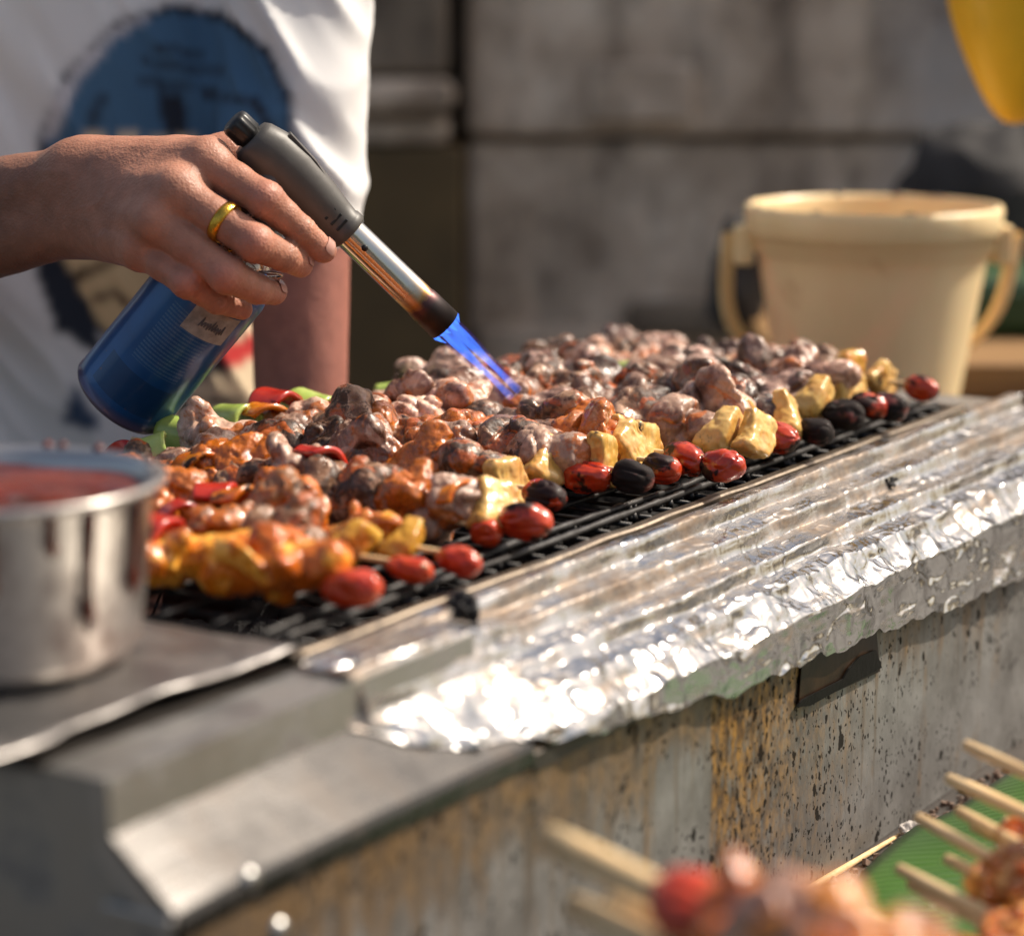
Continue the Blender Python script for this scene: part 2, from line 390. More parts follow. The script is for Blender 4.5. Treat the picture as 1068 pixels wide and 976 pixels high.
def mat_can():
    m = Mat('canister_blue'); c = m.coord('Object'); sx = m.n('SeparateXYZ', _0=c)
    ang = m.math('ARCTAN2', sx.outputs[1], sx.outputs[0]); Z = sx.outputs[2]
    # rows of fine print
    row = m.math('GREATER_THAN', m.math('FRACT', m.math('MULTIPLY', Z, 420.0)), .5)
    v = m.n('CombineXYZ', _0=m.math('MULTIPLY', ang, 26.0), _1=m.math('FLOOR', m.math('MULTIPLY', Z, 420.0)), _2=0.0)
    let = m.math('GREATER_THAN', m.noise(v, 3.0, 2), .46)
    blk = m.math('MULTIPLY', m.math('LESS_THAN', m.math('ABSOLUTE', m.math('SUBTRACT', ang, .18)), .52), m.math('MULTIPLY', m.math('GREATER_THAN', Z, .040), m.math('LESS_THAN', Z, .083)))
    txt = m.math('MULTIPLY', m.math('MULTIPLY', row, let), blk)
    base = m.ramp(m.noise(c, 30, 4), [(.3, (.004, .060, .20)), (.7, (.010, .105, .31))])
    pan = m.math('MULTIPLY', m.math('LESS_THAN', m.math('ABSOLUTE', m.math('SUBTRACT', ang, .05)), .75), m.math('LESS_THAN', m.math('ABSOLUTE', m.math('SUBTRACT', Z, .022)), .011))
    base = m.mix(m.math('MULTIPLY', pan, .5), base, (.006, .030, .075, 1))
    col = m.mix(m.math('MULTIPLY', txt, .55), base, (.10, .22, .36, 1))
    sc = m.ramp(m.noise(c, 75, 6, .7), [(.68, 0), (.72, .8)])
    edge = m.ramp(Z, [(.002, .6), (.008, 0)])
    col = m.mix(m.math('MAXIMUM', sc, edge), col, (.20, .085, .03, 1))
    m.P(Base_Color=col, Roughness=.32, Metallic=.25, Coat_Weight=.3, Normal=m.bump(m.noise(c, 60, 3), .15, .001)); return m.m
def mat_tube():
    m = Mat('burnt_chrome'); c = m.coord('Object'); Z = m.n('SeparateXYZ', _0=c).outputs[2]
    n = m.noise(c, 90, 5, .6); z2 = m.math('ADD', Z, m.math('MULTIPLY', m.math('SUBTRACT', n, .5), .014))
    t = m.n('MapRange', _0=z2, _1=0.0, _2=.075, _3=0.0, _4=1.0).outputs[0]
    col = m.ramp(t, [(0, (.62, .58, .52)), (.55, (.60, .54, .45)), (.70, (.36, .20, .07)), (.76, (.10, .05, .05)), (.84, (.05, .04, .04)), (1, (.035, .03, .03))])
    m.P(Base_Color=col, Metallic=1.0, Roughness=m.ramp(t, [(.5, .16), (.75, .42), (1, .6)]), Normal=m.bump(n, .15, .0008)); return m.m
def mat_leaf():
    m = Mat('banana_leaf'); c = m.coord('Object'); wv = m.n('TexWave', _Vector=c, _Scale=38.0, _Distortion=2.5, _Detail=3.0)
    wv.bands_direction = 'Y'
    col = m.mix(m.math('MULTIPLY', wv.outputs[1] if len(wv.outputs) > 1 else wv.outputs[0], .5), m.ramp(m.noise(c, 10, 5), [(.3, (.018, .070, .005)), (.7, (.055, .150, .012))]), (.02, .09, .008, 1))
    m.P(Base_Color=col, Roughness=.24, Subsurface_Weight=0.0, Normal=m.bump(wv.outputs[0], .22, .0008)); return m.m
def mat_stone(name, a, b, c3, sc=3.0, white=False):
    m = Mat(name); c = m.coord('Object')
    n1 = m.noise(c, sc, 7, .65); n2 = m.noise(c, sc*7, 6, .7); st = m.noise(m.coord('Object', (1, 1, .35), (2, 0, 0)), sc*2.2, 5, .6)
    col = m.ramp(n1, [(.3, a), (.5, b), (.7, c3)])
    col = m.mix(m.ramp(st, [(.48, 0), (.72, .75)]), col, (.045, .035, .028, 1))
    col = m.mix(.35, col, m.ramp(n2, [(.3, (.3, .3, .3)), (.7, (.7, .7, .7))]), 'OVERLAY')
    if white:
        X = m.n('SeparateXYZ', _0=c).outputs[0]
        f = m.math('MULTIPLY', m.ramp(X, [(.16, 0), (.24, 1), (.33, .9), (.40, 0)]), m.ramp(n1, [(.35, .25), (.6, .8)]))
        col = m.mix(f, col, (.46, .45, .45, 1))
    m.P(Base_Color=col, Roughness=.85, Normal=m.bump(m.math('ADD', n1, n2), .6, .006)); return m.m
def mat_wood(name, a, b, sc=30, rough=.55, stretch=(.06, 1, 1)):
    m = Mat(name); n = m.noise(m.coord('Object', stretch, rnd=True), sc*8, 5, .6); c = m.coord('Object')
    m.P(Base_Color=m.ramp(n, [(.3, a), (.7, b)]), Roughness=rough, Normal=m.bump(n, .25, .0004)); return m.m

M = {}
M['panel'] = mat_panel(); M['foil'] = mat_foil()
M['steel'] = mat_steel('grimy_steel', (.50, .48, .46), .34, .55)
M['ledge'] = mat_steel('ledge_steel', (.42, .41, .39), .33, .7, (.07, .05, .04), 30, .9)
M['chan'] = mat_steel('channel_steel', (.075, .072, .07), .22, .9, (.045, .03, .02), 42, 1.0)
M['steel_dark'] = mat_steel('dark_steel', (.09, .08, .072), .45, .6, (.03, .02, .012))
M['rail'] = mat_steel('greasy_rail', (.22, .18, .14), .36, .9, (.05, .03, .018), 60)
M['inner'] = mat_steel('red_reflection_tray', (.07, .03, .025), .42, .8, (.015, .008, .006), 30, .5)  # dark red stands for reddish reflections inside the trough, put into the colour
M['wire'] = mat_steel('sooty_wire', (.020, .018, .017), .42, .8, (.006, .005, .005), 140, .4)
M['plate'] = mat_steel('plate_steel', (.26, .245, .235), .32, .9, (.05, .03, .02), 34, .85)
M['pot'] = mat_steel('pot_steel', (.52, .49, .46), .28, .85, (.12, .045, .02), 30, .95)
M['screw'] = simple('screw_steel', (.45, .44, .42), .3, 1)
M['label_black'] = simple('burnt_plastic', (.004, .0035, .003), .5, 0, .4, 80, .5, Specular_IOR_Level=.12)
M['amber'] = simple('amber_grease', (.022, .011, .005), .35, 0, .7, 60, .3, Specular_IOR_Level=.15)
M['coal'] = simple('charcoal', (.02, .018, .018), .85, 0, .4, 120, .8, .002)
PINK = (.42, .26, .22); BR = (.22, .115, .075); DK = (.075, .034, .02)
M['meat_brown'] = mat_meat('grilled_meat', (.38, .22, .13), (.20, .092, .045), (.065, .027, .013), (.50, .10, .008), .13, .17)
M['meat_pink'] = mat_meat('pink_meat', (.54, .345, .25), (.31, .155, .10), (.11, .045, .026), (.52, .13, .010), .10, .12)
M['meat_sauce'] = mat_meat('sauced_meat', (.38, .18, .08), (.24, .085, .028), (.075, .023, .009), (.62, .15, .006), .28, .14)
M['meat_purple'] = mat_meat('purple_meat', (.47, .295, .225), (.24, .125, .09), (.065, .027, .018), (.36, .085, .012), .02, .18)
M['raw'] = mat_meat('raw_pale_meat', (.80, .50, .38), (.66, .34, .24), (.48, .17, .10), (.75, .26, .03), .16, -.05, .34)
M['chicken'] = mat_meat('glazed_chicken', (.80, .36, .045), (.66, .19, .010), (.40, .06, .006), (.66, .13, .008), .20, .06, .26)
M['tom'] = mat_fruit('tomato_red', (.62, .065, .012), (.46, .026, .006), .02)
M['tom_char'] = mat_fruit('tomato_charred', (.56, .055, .012), (.36, .016, .006), .20)
M['tom_black'] = mat_fruit('tomato_burnt', (.16, .02, .012), (.04, .012, .01), .27, rough=.5)
M['pine'] = mat_fruit('pineapple', (.78, .50, .17), (.62, .33, .06), .05, 70, .32, .30)
M['pine_glazed'] = mat_fruit('pineapple_glazed', (.66, .36, .04), (.50, .20, .02), .02, 90, .28, .7)
M['pep_red'] = mat_fruit('red_pepper', (.48, .03, .014), (.34, .016, .01), .05)
M['pep_or'] = mat_fruit('orange_pepper', (.70, .22, .012), (.55, .11, .008), .10)
M['onion'] = mat_fruit('spring_onion', (.50, .60, .16), (.30, .44, .07), .03, 50, .3)
M['stick'] = mat_wood('bamboo', (.68, .42, .19), (.88, .66, .37))
M['skin'] = mat_skin(); M['shirt'] = mat_vcol('shirt_cotton', .95, 900, .2, 0)
M['trousers'] = simple('dark_trousers', (.03, .032, .04), .9); M['hair'] = simple('black_hair', (.012, .01, .009), .5)
M['gold'] = simple('gold', (.75, .42, .06), .2, 1, .2, 300, .35, .0008)
M['can'] = mat_can(); M['tube'] = mat_tube()
M['torch'] = simple('torch_plastic', (.075, .068, .060), .48, 0, .12, 90, .25, .0004)
M['black'] = simple('black_plastic', (.012, .012, .012), .38)
M['chrome'] = simple('chrome', (.75, .74, .72), .12, 1, .03)
M['sticker'] = simple('worn_sticker', (.30, .28, .25), .6, 0, .35, 160)
M['ink'] = simple('ink', (.12, .12, .13), .7)
def mat_bucket():
    m = Mat('cream_plastic'); c = m.coord('Object'); n = m.noise(c, 22, 6, .7); n2 = m.noise(m.coord('Object', (1, 1, .3), (3, 1, 2)), 16, 5, .65)
    col = m.mix(m.ramp(n, [(.57, 0), (.70, .45)]), m.ramp(n2, [(.3, (.86, .62, .32)), (.7, (.93, .72, .41))]), (.55, .27, .09, 1))
    m.P(Base_Color=col, Roughness=m.ramp(n2, [(.3, .32), (.7, .5)]), Subsurface_Weight=.1, Subsurface_Scale=.01, Normal=m.bump(n, .12, .001)); return m.m
M['bucket'] = mat_bucket()
M['yellow'] = simple('yellow_plastic', (.90, .50, .025), .4, 0, .15, 9, .15, .003)
M['leaf'] = mat_leaf()
M['stone'] = mat_stone('grey_stone', (.28, .205, .145), (.60, .48, .37), (.86, .73, .59), 6.0, True)
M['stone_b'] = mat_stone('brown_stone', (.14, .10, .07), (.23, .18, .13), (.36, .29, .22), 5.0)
M['brown'] = simple('brown_board', (.11, .068, .025), .7, 0, .3, 8, .3, .002)
M['darkrec'] = simple('dark_matte', (.040, .036, .034), .8, 0, .5, 12)
M['green'] = simple('dark_green_paint', (.018, .055, .016), .5, 0, .25, 12)
M['shelfwood'] = mat_wood('shelf_wood', (.17, .085, .03), (.36, .20, .075), 10, .6)
M['table'] = simple('table_top', (.045, .036, .03), .6, 0, .5, 40, .5, .001)
M['ground'] = simple('asphalt', (.05, .048, .045), .9, 0, .3, 8, .5, .01)
M['crumb'] = simple('crumbs', (.16, .10, .07), .7, 0, .8, 90)
M['sauce_red'] = mat_fruit('red_sauce', (.17, .022, .006), (.06, .008, .003), 0, 60, .15)

# ------------------------------------------------------------ setting
g = MB(); g.sheet([[(-30, -30, -.955), (30, -30, -.955)], [(-30, 30, -.955), (30, 30, -.955)]]).obj('ground', M['ground'])
tag(bpy.data.objects['ground'], kind='structure')

YW = 2.95
def wbox(x0, y0, x1, y1, Y, dep, zb=None):
    a = P(x0, y0, Y); b = P(x1, y1, Y)
    return (a.x, Y, zb if zb is not None else b.z), (b.x, Y+dep, a.z)
wall = thing('stone_wall', (P(760, 0, YW).x, YW, -.95), 'weathered grey stone wall of large stacked blocks behind the person and the bucket', 'wall')
def wpart(name, lo, hi, bev, mat, lab=None):
    off = wall.location; mb = MB(); mb.box(Vector(lo)-off, Vector(hi)-off, bev); o = mb.obj(name, mat, wall)
    if lab: o['label'] = lab
    return o
lo, hi = wbox(484, -420, 1700, 143, YW, .4); wpart('upper_block', lo, hi, .012, M['stone'])
lo, hi = wbox(486, 148, 1700, 600, YW+.02, .4, -.95); wpart('lower_block', lo, hi, .012, M['stone'])
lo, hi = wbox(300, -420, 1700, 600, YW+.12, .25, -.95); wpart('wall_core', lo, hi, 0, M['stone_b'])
lo, hi = wbox(612, 66, 724, 128, YW-.018, .03); wpart('patch_stone', lo, hi, .008, M['stone'])
lo, hi = wbox(500, 344, 640, 420, YW-.03, .06); wpart('footing_stone', lo, hi, .01, M['stone'])
lo, hi = wbox(655, 318, 800, 352, YW-.02, .05); wpart('footing_stone', lo, hi, .01, M['stone_b'])
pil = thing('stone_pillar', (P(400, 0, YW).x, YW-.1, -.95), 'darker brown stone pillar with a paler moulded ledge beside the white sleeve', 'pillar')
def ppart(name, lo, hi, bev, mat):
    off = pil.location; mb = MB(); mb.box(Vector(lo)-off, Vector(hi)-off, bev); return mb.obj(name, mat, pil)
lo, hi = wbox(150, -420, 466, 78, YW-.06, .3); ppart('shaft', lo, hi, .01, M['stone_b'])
lo, hi = wbox(140, 84, 474, 122, YW-.11, .3); ppart('ledge', lo, hi, .02, M['stone'])
lo, hi = wbox(150, 124, 468, 152, YW-.08, .3); ppart('ledge', lo, hi, .012, M['stone'])
lo, hi = wbox(120, 155, 484, 600, YW-.09, .25, -.95); mb = MB(); mb.box(lo, hi, .006)
tag(mb.obj('board', M['brown']), 'dark brown board standing under the stone ledge, behind the torch nozzle', 'board')
# dark heap, green box, wooden shelf at the right
def blobmesh(c, r, seed, res, rough=.12, n=7, sub=None):
    s = SDF(np.array(c)-np.array(r)*1.5, np.array(c)+np.array(r)*1.5, res); rs = np.random.RandomState(seed)
    for i in range(n):
        d = rs.normal(size=3); d /= np.linalg.norm(d)
        s.ell(np.array(c)+d*np.array(r)*rs.uniform(.1, .5), np.array(r)*rs.uniform(.5, .8), max(r)*.15)
    V, Fc = s.mesh(); N = vnormals(V, Fc); V = V+N*(fbm(V, 2.2/max(r), seed)[:, None]*max(r)*rough); return V, Fc
p = P(1030, 215, 2.6); V, Fc = blobmesh(p, (.115, .08, .12), 3, .012); tag(obj('mass', mesh_from(V, Fc), M['darkrec']), 'dark lumpy sack piled against the stone wall below the yellow hanging bag', 'mass')  # plain lumpy dark body filling the dark area below the bag
p = P(770, 296, 2.5); V, Fc = blobmesh(p, (.034, .05, .055), 5, .008); tag(obj('mass', mesh_from(V, Fc), M['darkrec']), 'small blue-black sack behind the left handle of the bucket', 'mass')
lo, hi = wbox(985, 292, 1500, 352, 2.35, .25); mb = MB(); mb.box(lo, hi, .01); mb.box((lo[0]+.02, lo[1]-.006, lo[2]+.012), (hi[0]-.02, lo[1]-.001, hi[2]-.012), .002)
tag(mb.obj('green_box', M['green']), 'dark green box resting on the wooden shelf right of the bucket', 'box')
shz = lo[2]
shelf = thing('wooden_shelf', (P(1150, 400, 2.25).x, 2.4, -.95), 'brown wooden bench right of the bucket with the green box on top', 'shelf')
off = shelf.location
x0 = P(806, 400, 2.25).x; x1 = x0+1.3
for k, (ya, yb) in enumerate(((2.18, 2.32), (2.325, 2.46), (2.465, 2.62))):
    mb = MB(); mb.box(Vector((x0, ya, shz-.03))-off, Vector((x1, yb, shz))-off, .003); mb.obj('plank', M['shelfwood'], shelf)
mb = MB(); mb.box(Vector((x0+.02, 2.2, shz-.105))-off, Vector((x1-.02, 2.225, shz-.034))-off, .003); mb.obj('apron', M['shelfwood'], shelf)
for lx in (x0+.05, x1-.1):
    for ly in (2.23, 2.56):
        mb = MB(); mb.box(Vector((lx, ly, -.955))-off, Vector((lx+.05, ly+.05, shz-.031))-off, .003); mb.obj('leg', M['shelfwood'], shelf)
# yellow hanging bag
yc = P(1062, 40, 1.95)
hb = thing('hanging_bag', (yc.x, yc.y, yc.z), 'smooth yellow rounded bag hanging at the top right corner over the bucket', 'bag')
prof = [(.0001, -.066), (.010, -.063), (.022, -.050), (.036, -.024), (.050, .010), (.058, .045), (.060, .08), (.054, .12), (.036, .15), (.012, .17), (.006, .20), (.0001, .201)]
def smoothprof(prof, k=6):
    out = []
    for i in range(len(prof)-1):
        p0 = prof[max(i-1, 0)]; p1 = prof[i]; p2 = prof[i+1]; p3 = prof[min(i+2, len(prof)-1)]
        for j in range(k):
            t = j/k; out.append(tuple(max(.0001, v) if q == 0 else v for q, v in enumerate(.5*((2*p1[a])+(-p0[a]+p2[a])*t+(2*p0[a]-5*p1[a]+4*p2[a]-p3[a])*t*t+(-p0[a]+3*p1[a]-3*p2[a]+p3[a])*t**3) for a in (0, 1))))
    return out+[prof[-1]]
MB().lathe(smoothprof(prof), 48).obj('bag_skin', M['yellow'], hb)
MB().tube([(0, 0, .20), (0, 0, .9)], .0015, 6).obj('string', M['black'], hb)

# table / counter
tb = thing('counter', G(.4, .1, -.955), 'dirty dark counter that carries the grill and the banana leaf', 'counter', (0, 0, ANG))
mb = MB(); mb.box((-.75, -.62, .71), (1.0, .42, .75), .004); mb.obj('counter_top', M['table'], tb)
for sx_ in (-.7, .93):
    for sy_ in (-.58, .35):
        mb = MB(); mb.box((sx_, sy_, 0), (sx_+.05, sy_+.05, .709), .003); mb.obj('leg', M['steel_dark'], tb)
ZT = -.205
# ------------------------------------------------------------ grill (local x = along, local y = away from the viewer)
gr = thing('charcoal_grill', G(0, 0, ZT), 'long stainless charcoal grill with grease-stained side panel and sooty grate', 'grill', (0, 0, ANG))
ZB = -ZT                              # local z of the top plane
U0, U1 = -.172, .80
def gs(u, c, z): return Vector((u, -c, z+ZB))
def strip(prof, name, mat, u0=U0, u1=U1, nu=60, wob=0, seed=0, parent=gr, thick=.0015):
    us = np.linspace(u0, u1, nu); rows = []
    for u in us: rows.append([gs(u, c, z+(wob*float(vnoise(np.array([[u, c, z]]), 14, seed)[0]) if wob else 0)) for c, z in prof])
    mb = MB(); mb.sheet(rows, False); o = mb.obj(name, mat, parent)
    md = o.modifiers.new('thickness', 'SOLIDIFY'); md.thickness = thick; md.offset = 0
    return o
def dense(pts, n=6):
    out = []
    for a, b in zip(pts[:-1], pts[1:]):
        for k in range(n): out.append((a[0]+(b[0]-a[0])*k/n, a[1]+(b[1]-a[1])*k/n))
    return out+[pts[-1]]
strip(dense([(.060, -.0475), (.060, -.2045)]), 'side_panel', M['panel'], wob=0)
strip([(.0, -.001), (.030, -.001), (.0305, -.0205)], 'ledge', M['ledge'], U0, .07, 30, .0006, 3)
strip(dense([(.0308, -.0212), (.0450, -.0330), (.0600, -.0450), (.0615, -.0480), (.0615, -.055)], 5), 'channel', M['chan'], U0, .07, 50, .0022, 5)
strip([(.0, -.001), (.004, -.0085), (.055, -.0465), (.0615, -.0505), (.0615, -.058)], 'apron', M['steel_dark'], .0705, U1)
strip([(-.295, .0), (-.325, .0), (-.325, -.2045)], 'back_panel', M['steel_dark'])
mb = MB()
mb.add([gs(U0+.001, c, z) for c, z in [(-.325, -.002), (.0295, -.002), (.0295, -.022), (.0450, -.0345), (.0595, -.0475), (.0595, -.2045), (-.325, -.2045)]], [(0, 1, 2, 3, 4, 5, 6)], False)
mb.obj('end_panel', M['ledge'], gr)
mb = MB(); mb.add([gs(U1-.001, c, z) for c, z in [(-.325, -.002), (.0295, -.002), (.0295, -.022), (.0450, -.0345), (.0595, -.0475), (.0595, -.2045), (-.325, -.2045)]], [(6, 5, 4, 3, 2, 1, 0)], False)
mb.obj('end_panel', M['steel_dark'], gr)
# bright folded edge of the channel end
mb = MB(); mb.box((U0-.004, -.061, ZB-.050), (U0-.0005, -.029, ZB-.0455), .0008)
mb.add([gs(U0-.003, .0305, -.001), gs(U0-.003, .0305, -.021), gs(U0-.003, .0605, -.046), gs(U0-.003, .0605, -.060), gs(U0-.003, .0285, -.030), gs(U0-.003, .0260, -.001)], [(0, 1, 2, 3, 4, 5)], False)
mb.obj('end_flange', M['steel'], gr)
strip([(-.012, -.003), (-.014, -.085), (-.28, -.085), (-.282, -.003)], 'fire_tray', M['inner'], .0, .722, thick=.002)
mb = MB(); mb.add([gs(-.001, c, z) for c, z in [(-.012, -.004), (-.012, -.085), (-.28, -.085), (-.28, -.004)]], [(0, 1, 2, 3)], False); mb.obj('tray_end', M['inner'], gr)
# rails around the fire opening
def wavy_bar(u0, u1, c0, c1, z0, z1, name, mat, seed):
    us = np.linspace(u0, u1, 90); rows = []
    for u in us:
        w_ = .0009*float(vnoise(np.array([[u, c0, 0]]), 22, seed)[0]); h_ = .0008*float(vnoise(np.array([[u, c0, 2]]), 30, seed+3)[0])
        pr = [(c0, z0), (c0, z1-.001), (c0+.001, z1), (c1-.001, z1), (c1, z1-.001), (c1, z0)]
        rows.append([gs(u, c+w_, z+h_) for c, z in pr])
    MB().sheet(rows, False).obj(name, mat, gr)
wavy_bar(-.006, .735, -.0125, -.0055, -.004, .0045, 'rail', M['rail'], 1)
wavy_bar(-.006, .735, -.0045, .004, -.004, .0028, 'rail', M['rail'], 2)
wavy_bar(-.006, .735, -.292, -.283, -.004, .004, 'rail', M['rail'], 3)
mb = MB(); mb.box((-.012, .006, ZB-.003), (-.003, .285, ZB+.004), .001); mb.obj('rail', M['rail'], gr)
mb = MB(); mb.box((.724, .006, ZB-.003), (.733, .285, ZB+.0045), .001); mb.obj('rail', M['rail'], gr)
mb = MB(); mb.box((.7345, .0005, ZB-.004), (.799, .324, ZB-.001), .0005); mb.obj('end_shelf', M['steel'], gr)
mb = MB(); mb.box((-.171, .0005, ZB-.004), (-.0125, .324, ZB-.001), .0005); mb.obj('end_shelf', M['steel_dark'], gr)
# grate: rods lengthways and crossways, one welded piece
mb = MB()
def rod(a, b, r, n=24, seed=0, lump=.25):
    pts = [a.lerp(b, k/(n-1)) for k in range(n)]; q = np.array([tuple(p_) for p_ in pts])
    nn = vnoise(q, 160, seed); dz = vnoise(q, 18, seed+5)*.0010
    mb.tube([p_+Vector((0, 0, dz[i])) for i, p_ in enumerate(pts)], [r*(1+lump*max(0, v)) for v in nn], 8)
for k, c in enumerate([-.021, -.033]+[-.06-.03*j for j in range(8)]): rod(gs(.0, c, .0065), gs(.718, c, .0065), .0019 if k < 2 else .0015, 140 if k < 2 else 50, k, .55)
for k in range(33): rod(gs(.004+k*.022, -.0135, .0032), gs(.004+k*.022, -.282, .0032), .0013, 14, 40+k)
# crusted drips on the front rods
rs = np.random.RandomState(2)
for k in range(90):
    u = rs.uniform(.05, .71); c = rs.choice([-.021, -.033, -.021]); r = rs.uniform(.0012, .0030); p_ = gs(u, c, .0055-r*.7)
    mb.tube([p_+Vector((0, 0, r)), p_+Vector((r*.2, 0, 0)), p_+Vector((0, 0, -r*.9))], [r*.6, r*.9, r*.4], 7)
mb.obj('grate', M['wire'], gr)
for (sx_, sy_) in ((260, 918), (291, 970)):
    d = ray(sx_, sy_); n_ = CV; t_ = (G(0, .0615, 0)-Vector((0, 0, H))).dot(n_)/d.dot(n_); w_ = Vector((0, 0, H))+d*t_
    u, c = uc(w_); L_ = gs(u, .0612, w_.z); Mx = Matrix.Translation(L_)@Matrix.Rotation(math.pi/2, 4, 'X')
    MB().lathe([(.0001, .0032), (.0025, .0030), (.0045, .0018), (.0052, 0)], 20, Mx).obj('screw', M['screw'], gr)
# burnt label with amber film
def wallpt(px, py, c=.062):
    d = ray(px, py); t_ = (G(0, c, 0)-Vector((0, 0, H))).dot(CV)/d.dot(CV); w_ = Vector((0, 0, H))+d*t_
    u, _ = uc(w_); return gs(u, c, w_.z)
def wallpoly(pts, name, mat, c, parent=gr):
    n = len(pts); q = [wallpt(x, y, c) for x, y in pts]; ctr = sum(q, Vector())/n; b = [v+Vector((0, .0012, 0)) for v in q]
    mb = MB(); mb.add(q+b, [tuple(range(n))]+[(i, i+n, (i+1) % n+n, (i+1) % n) for i in range(n)], False); o = mb.obj(name, mat, parent); return o
wallpoly([(838, 668), (833, 738), (846, 733), (918, 700), (914, 655), (880, 655)], 'label_film', M['amber'], .0625)
wallpoly([(832, 737), (838, 729), (880, 708), (886, 697), (897, 685), (914, 678), (920, 696), (905, 704), (870, 722), (845, 736)], 'burnt_label', M['label_black'], .0642)

# charcoal bed
mb = MB(); rs = np.random.RandomState(8)
for k in range(260):
    u = rs.uniform(.02, .70); c = rs.uniform(-.265, -.03); r = rs.uniform(.010, .017); 
    Mx = Matrix.Translation(gs(u, c, -.078+rs.uniform(0, .02)))@Euler(rs.uniform(0, 6, 3)).to_matrix().to_4x4()
    mb.box((-r, -r*.7, -r*.6), (r, r*.7, r*.6), r*.25, Mx)
co = mb.obj('charcoal', M['coal']); co.matrix_world = Matrix.Translation(gr.location)@Matrix.Rotation(ANG, 4, 'Z')
tag(co, 'bed of dark charcoal lying under the grate', 'charcoal', kind='stuff')

# ------------------------------------------------------------ aluminium foil over the front edge
def build_foil():
    nu, ns = 620, 150
    U = np.linspace(-.022, .795, nu)
    prof = np.array([(0, .0052), (.11, .0046), (.135, -.0045), (.36, -.0075), (.385, -.0160), (.60, -.0190), (.63, -.0265), (.80, -.0300), (.86, -.0360), (1.0, -.0440)])
    c_out = np.interp(U, [-.022, -.01, .04, .107, .3, 1], [.026, .034, .052, .065, .066, .067])
    z_out = np.interp(U, [-.022, .0, .107, .294, .653, .985], [-.028, -.031, -.052, -.066, -.088, -.10])
    z_out = z_out+.0035*vnoise(np.stack([U, U*0, U*0], 1), 30, 1)+.0016*vnoise(np.stack([U, U*0, U*0], 1), 120, 2)
    V = np.zeros((nu, ns, 3))
    for i, u in enumerate(U):
        # flat run across, then the hanging lip
        c_end = c_out[i]; full = min(1, c_end/.064)
        zt = np.interp(np.linspace(0, 1, 100)*full, prof[:, 0], prof[:, 1])
        c = np.linspace(.0015, c_end, 100)
        zc = np.interp(c, [0, .027, .0335, .045, .0615, .07], [.0045, .0035, -.0165, -.0275, -.0415, -.0430])
        f_ = np.clip((u-.06)/.06, 0, 1); zt = zc*(1-f_)+zt*f_
        cc = np.concatenate([c, c_end+np.linspace(.0012, .0035, 50)*(1 if full > .8 else 2)])
        zz = np.concatenate([zt, np.linspace(zt[-1], min(z_out[i], zt[-1]-.004), 51)[1:]])
        V[i, :, 0] = u; V[i, :, 1] = cc; V[i, :, 2] = zz
    Q = V.reshape(-1, 3).copy()
    Q2 = Q*np.array([.45, 1, 1])
    Q3 = Q*np.array([.16, 1, 1]); lip = np.clip((Q[:, 1]-.038)/.02, 0, 1); Q4 = Q*np.array([.07, 1, 1])
    wq = Q+.004*np.stack([vnoise(Q, 70, 51), vnoise(Q, 70, 52), vnoise(Q, 70, 53)], 1)
    crease = lambda f, sd, wd: np.maximum(0, 1-np.abs(vnoise(wq*np.array([.8, 1, 1]), f, sd))*wd)
    ca, sa = math.cos(.6), math.sin(.6); Ra = np.stack([Q[:, 0]*ca+Q[:, 1]*sa, -Q[:, 0]*sa+Q[:, 1]*ca, Q[:, 2]*.9+Q[:, 0]*.3], 1)
    Rb = np.stack([Q[:, 0]*.5-Q[:, 1]*.86, Q[:, 0]*.86+Q[:, 1]*.5, Q[:, 2]+.4*Q[:, 1]], 1); Ra = Ra+.5*(wq-Q); Rb = Rb+.5*(wq-Q)
    facet = .0034*vnoise(Ra, 62, 81, True)+.0020*vnoise(Rb, 115, 82, True)+.0007*vnoise(Ra, 260, 83, True)
    d = .0009*vnoise(Q4, 140, 3)*(1-.6*lip)+.0004*(1-2*np.abs(vnoise(Q3, 170, 4)))-.0006*crease(55, 61, 9)+.0005*crease(80, 62, 10)+facet*(.22+.78*lip)+.0016*vnoise(Q, 16, 9)
    V2 = V.reshape(-1, 3); W = np.stack([V2[:, 0]+.0006*vnoise(Q, 150, 6), V2[:, 1]+.0018*vnoise(Q2, 90, 7)+d*.5, V2[:, 2]+d*.8], 1)
    W[:, 0] += (V2[:, 0] < -.005)*.004*vnoise(Q, 90, 11)
    # stay outside the metal
    W[:, 2] = np.where(W[:, 1] < .005, np.maximum(W[:, 2], .0045), W[:, 2])
    lim = np.interp(W[:, 1], [0, .004, .055, .0615], [.001, -.0065, -.0445, -.0485])
    lim = np.where(W[:, 0] < .071, np.interp(W[:, 1], [0, .029, .0315, .045, .0615], [.001, .001, -.019, -.0305, -.0445]), lim)
    ok = W[:, 1] < .0615
    W[:, 2] = np.where(ok, np.maximum(W[:, 2], lim+.0004), W[:, 2])
    low = W[:, 2] < -.046; W[:, 1] = np.where(low, np.maximum(W[:, 1], .0640), W[:, 1])
    V3 = np.stack([W[:, 0], -W[:, 1], W[:, 2]], 1)
    idx = np.arange(nu*ns).reshape(nu, ns); Fc = np.stack([idx[:-1, :-1], idx[1:, :-1], idx[1:, 1:], idx[:-1, 1:]], -1).reshape(-1, 4)
    return V3, Fc
V, Fc = build_foil()
fo = obj('aluminium_foil', mesh_from(V, Fc), M['foil']); fo.location = G(0, 0, 0); fo.rotation_euler = (0, 0, ANG)
tag(fo, 'crumpled greasy aluminium foil folded over the front ledge of the grill', 'foil')

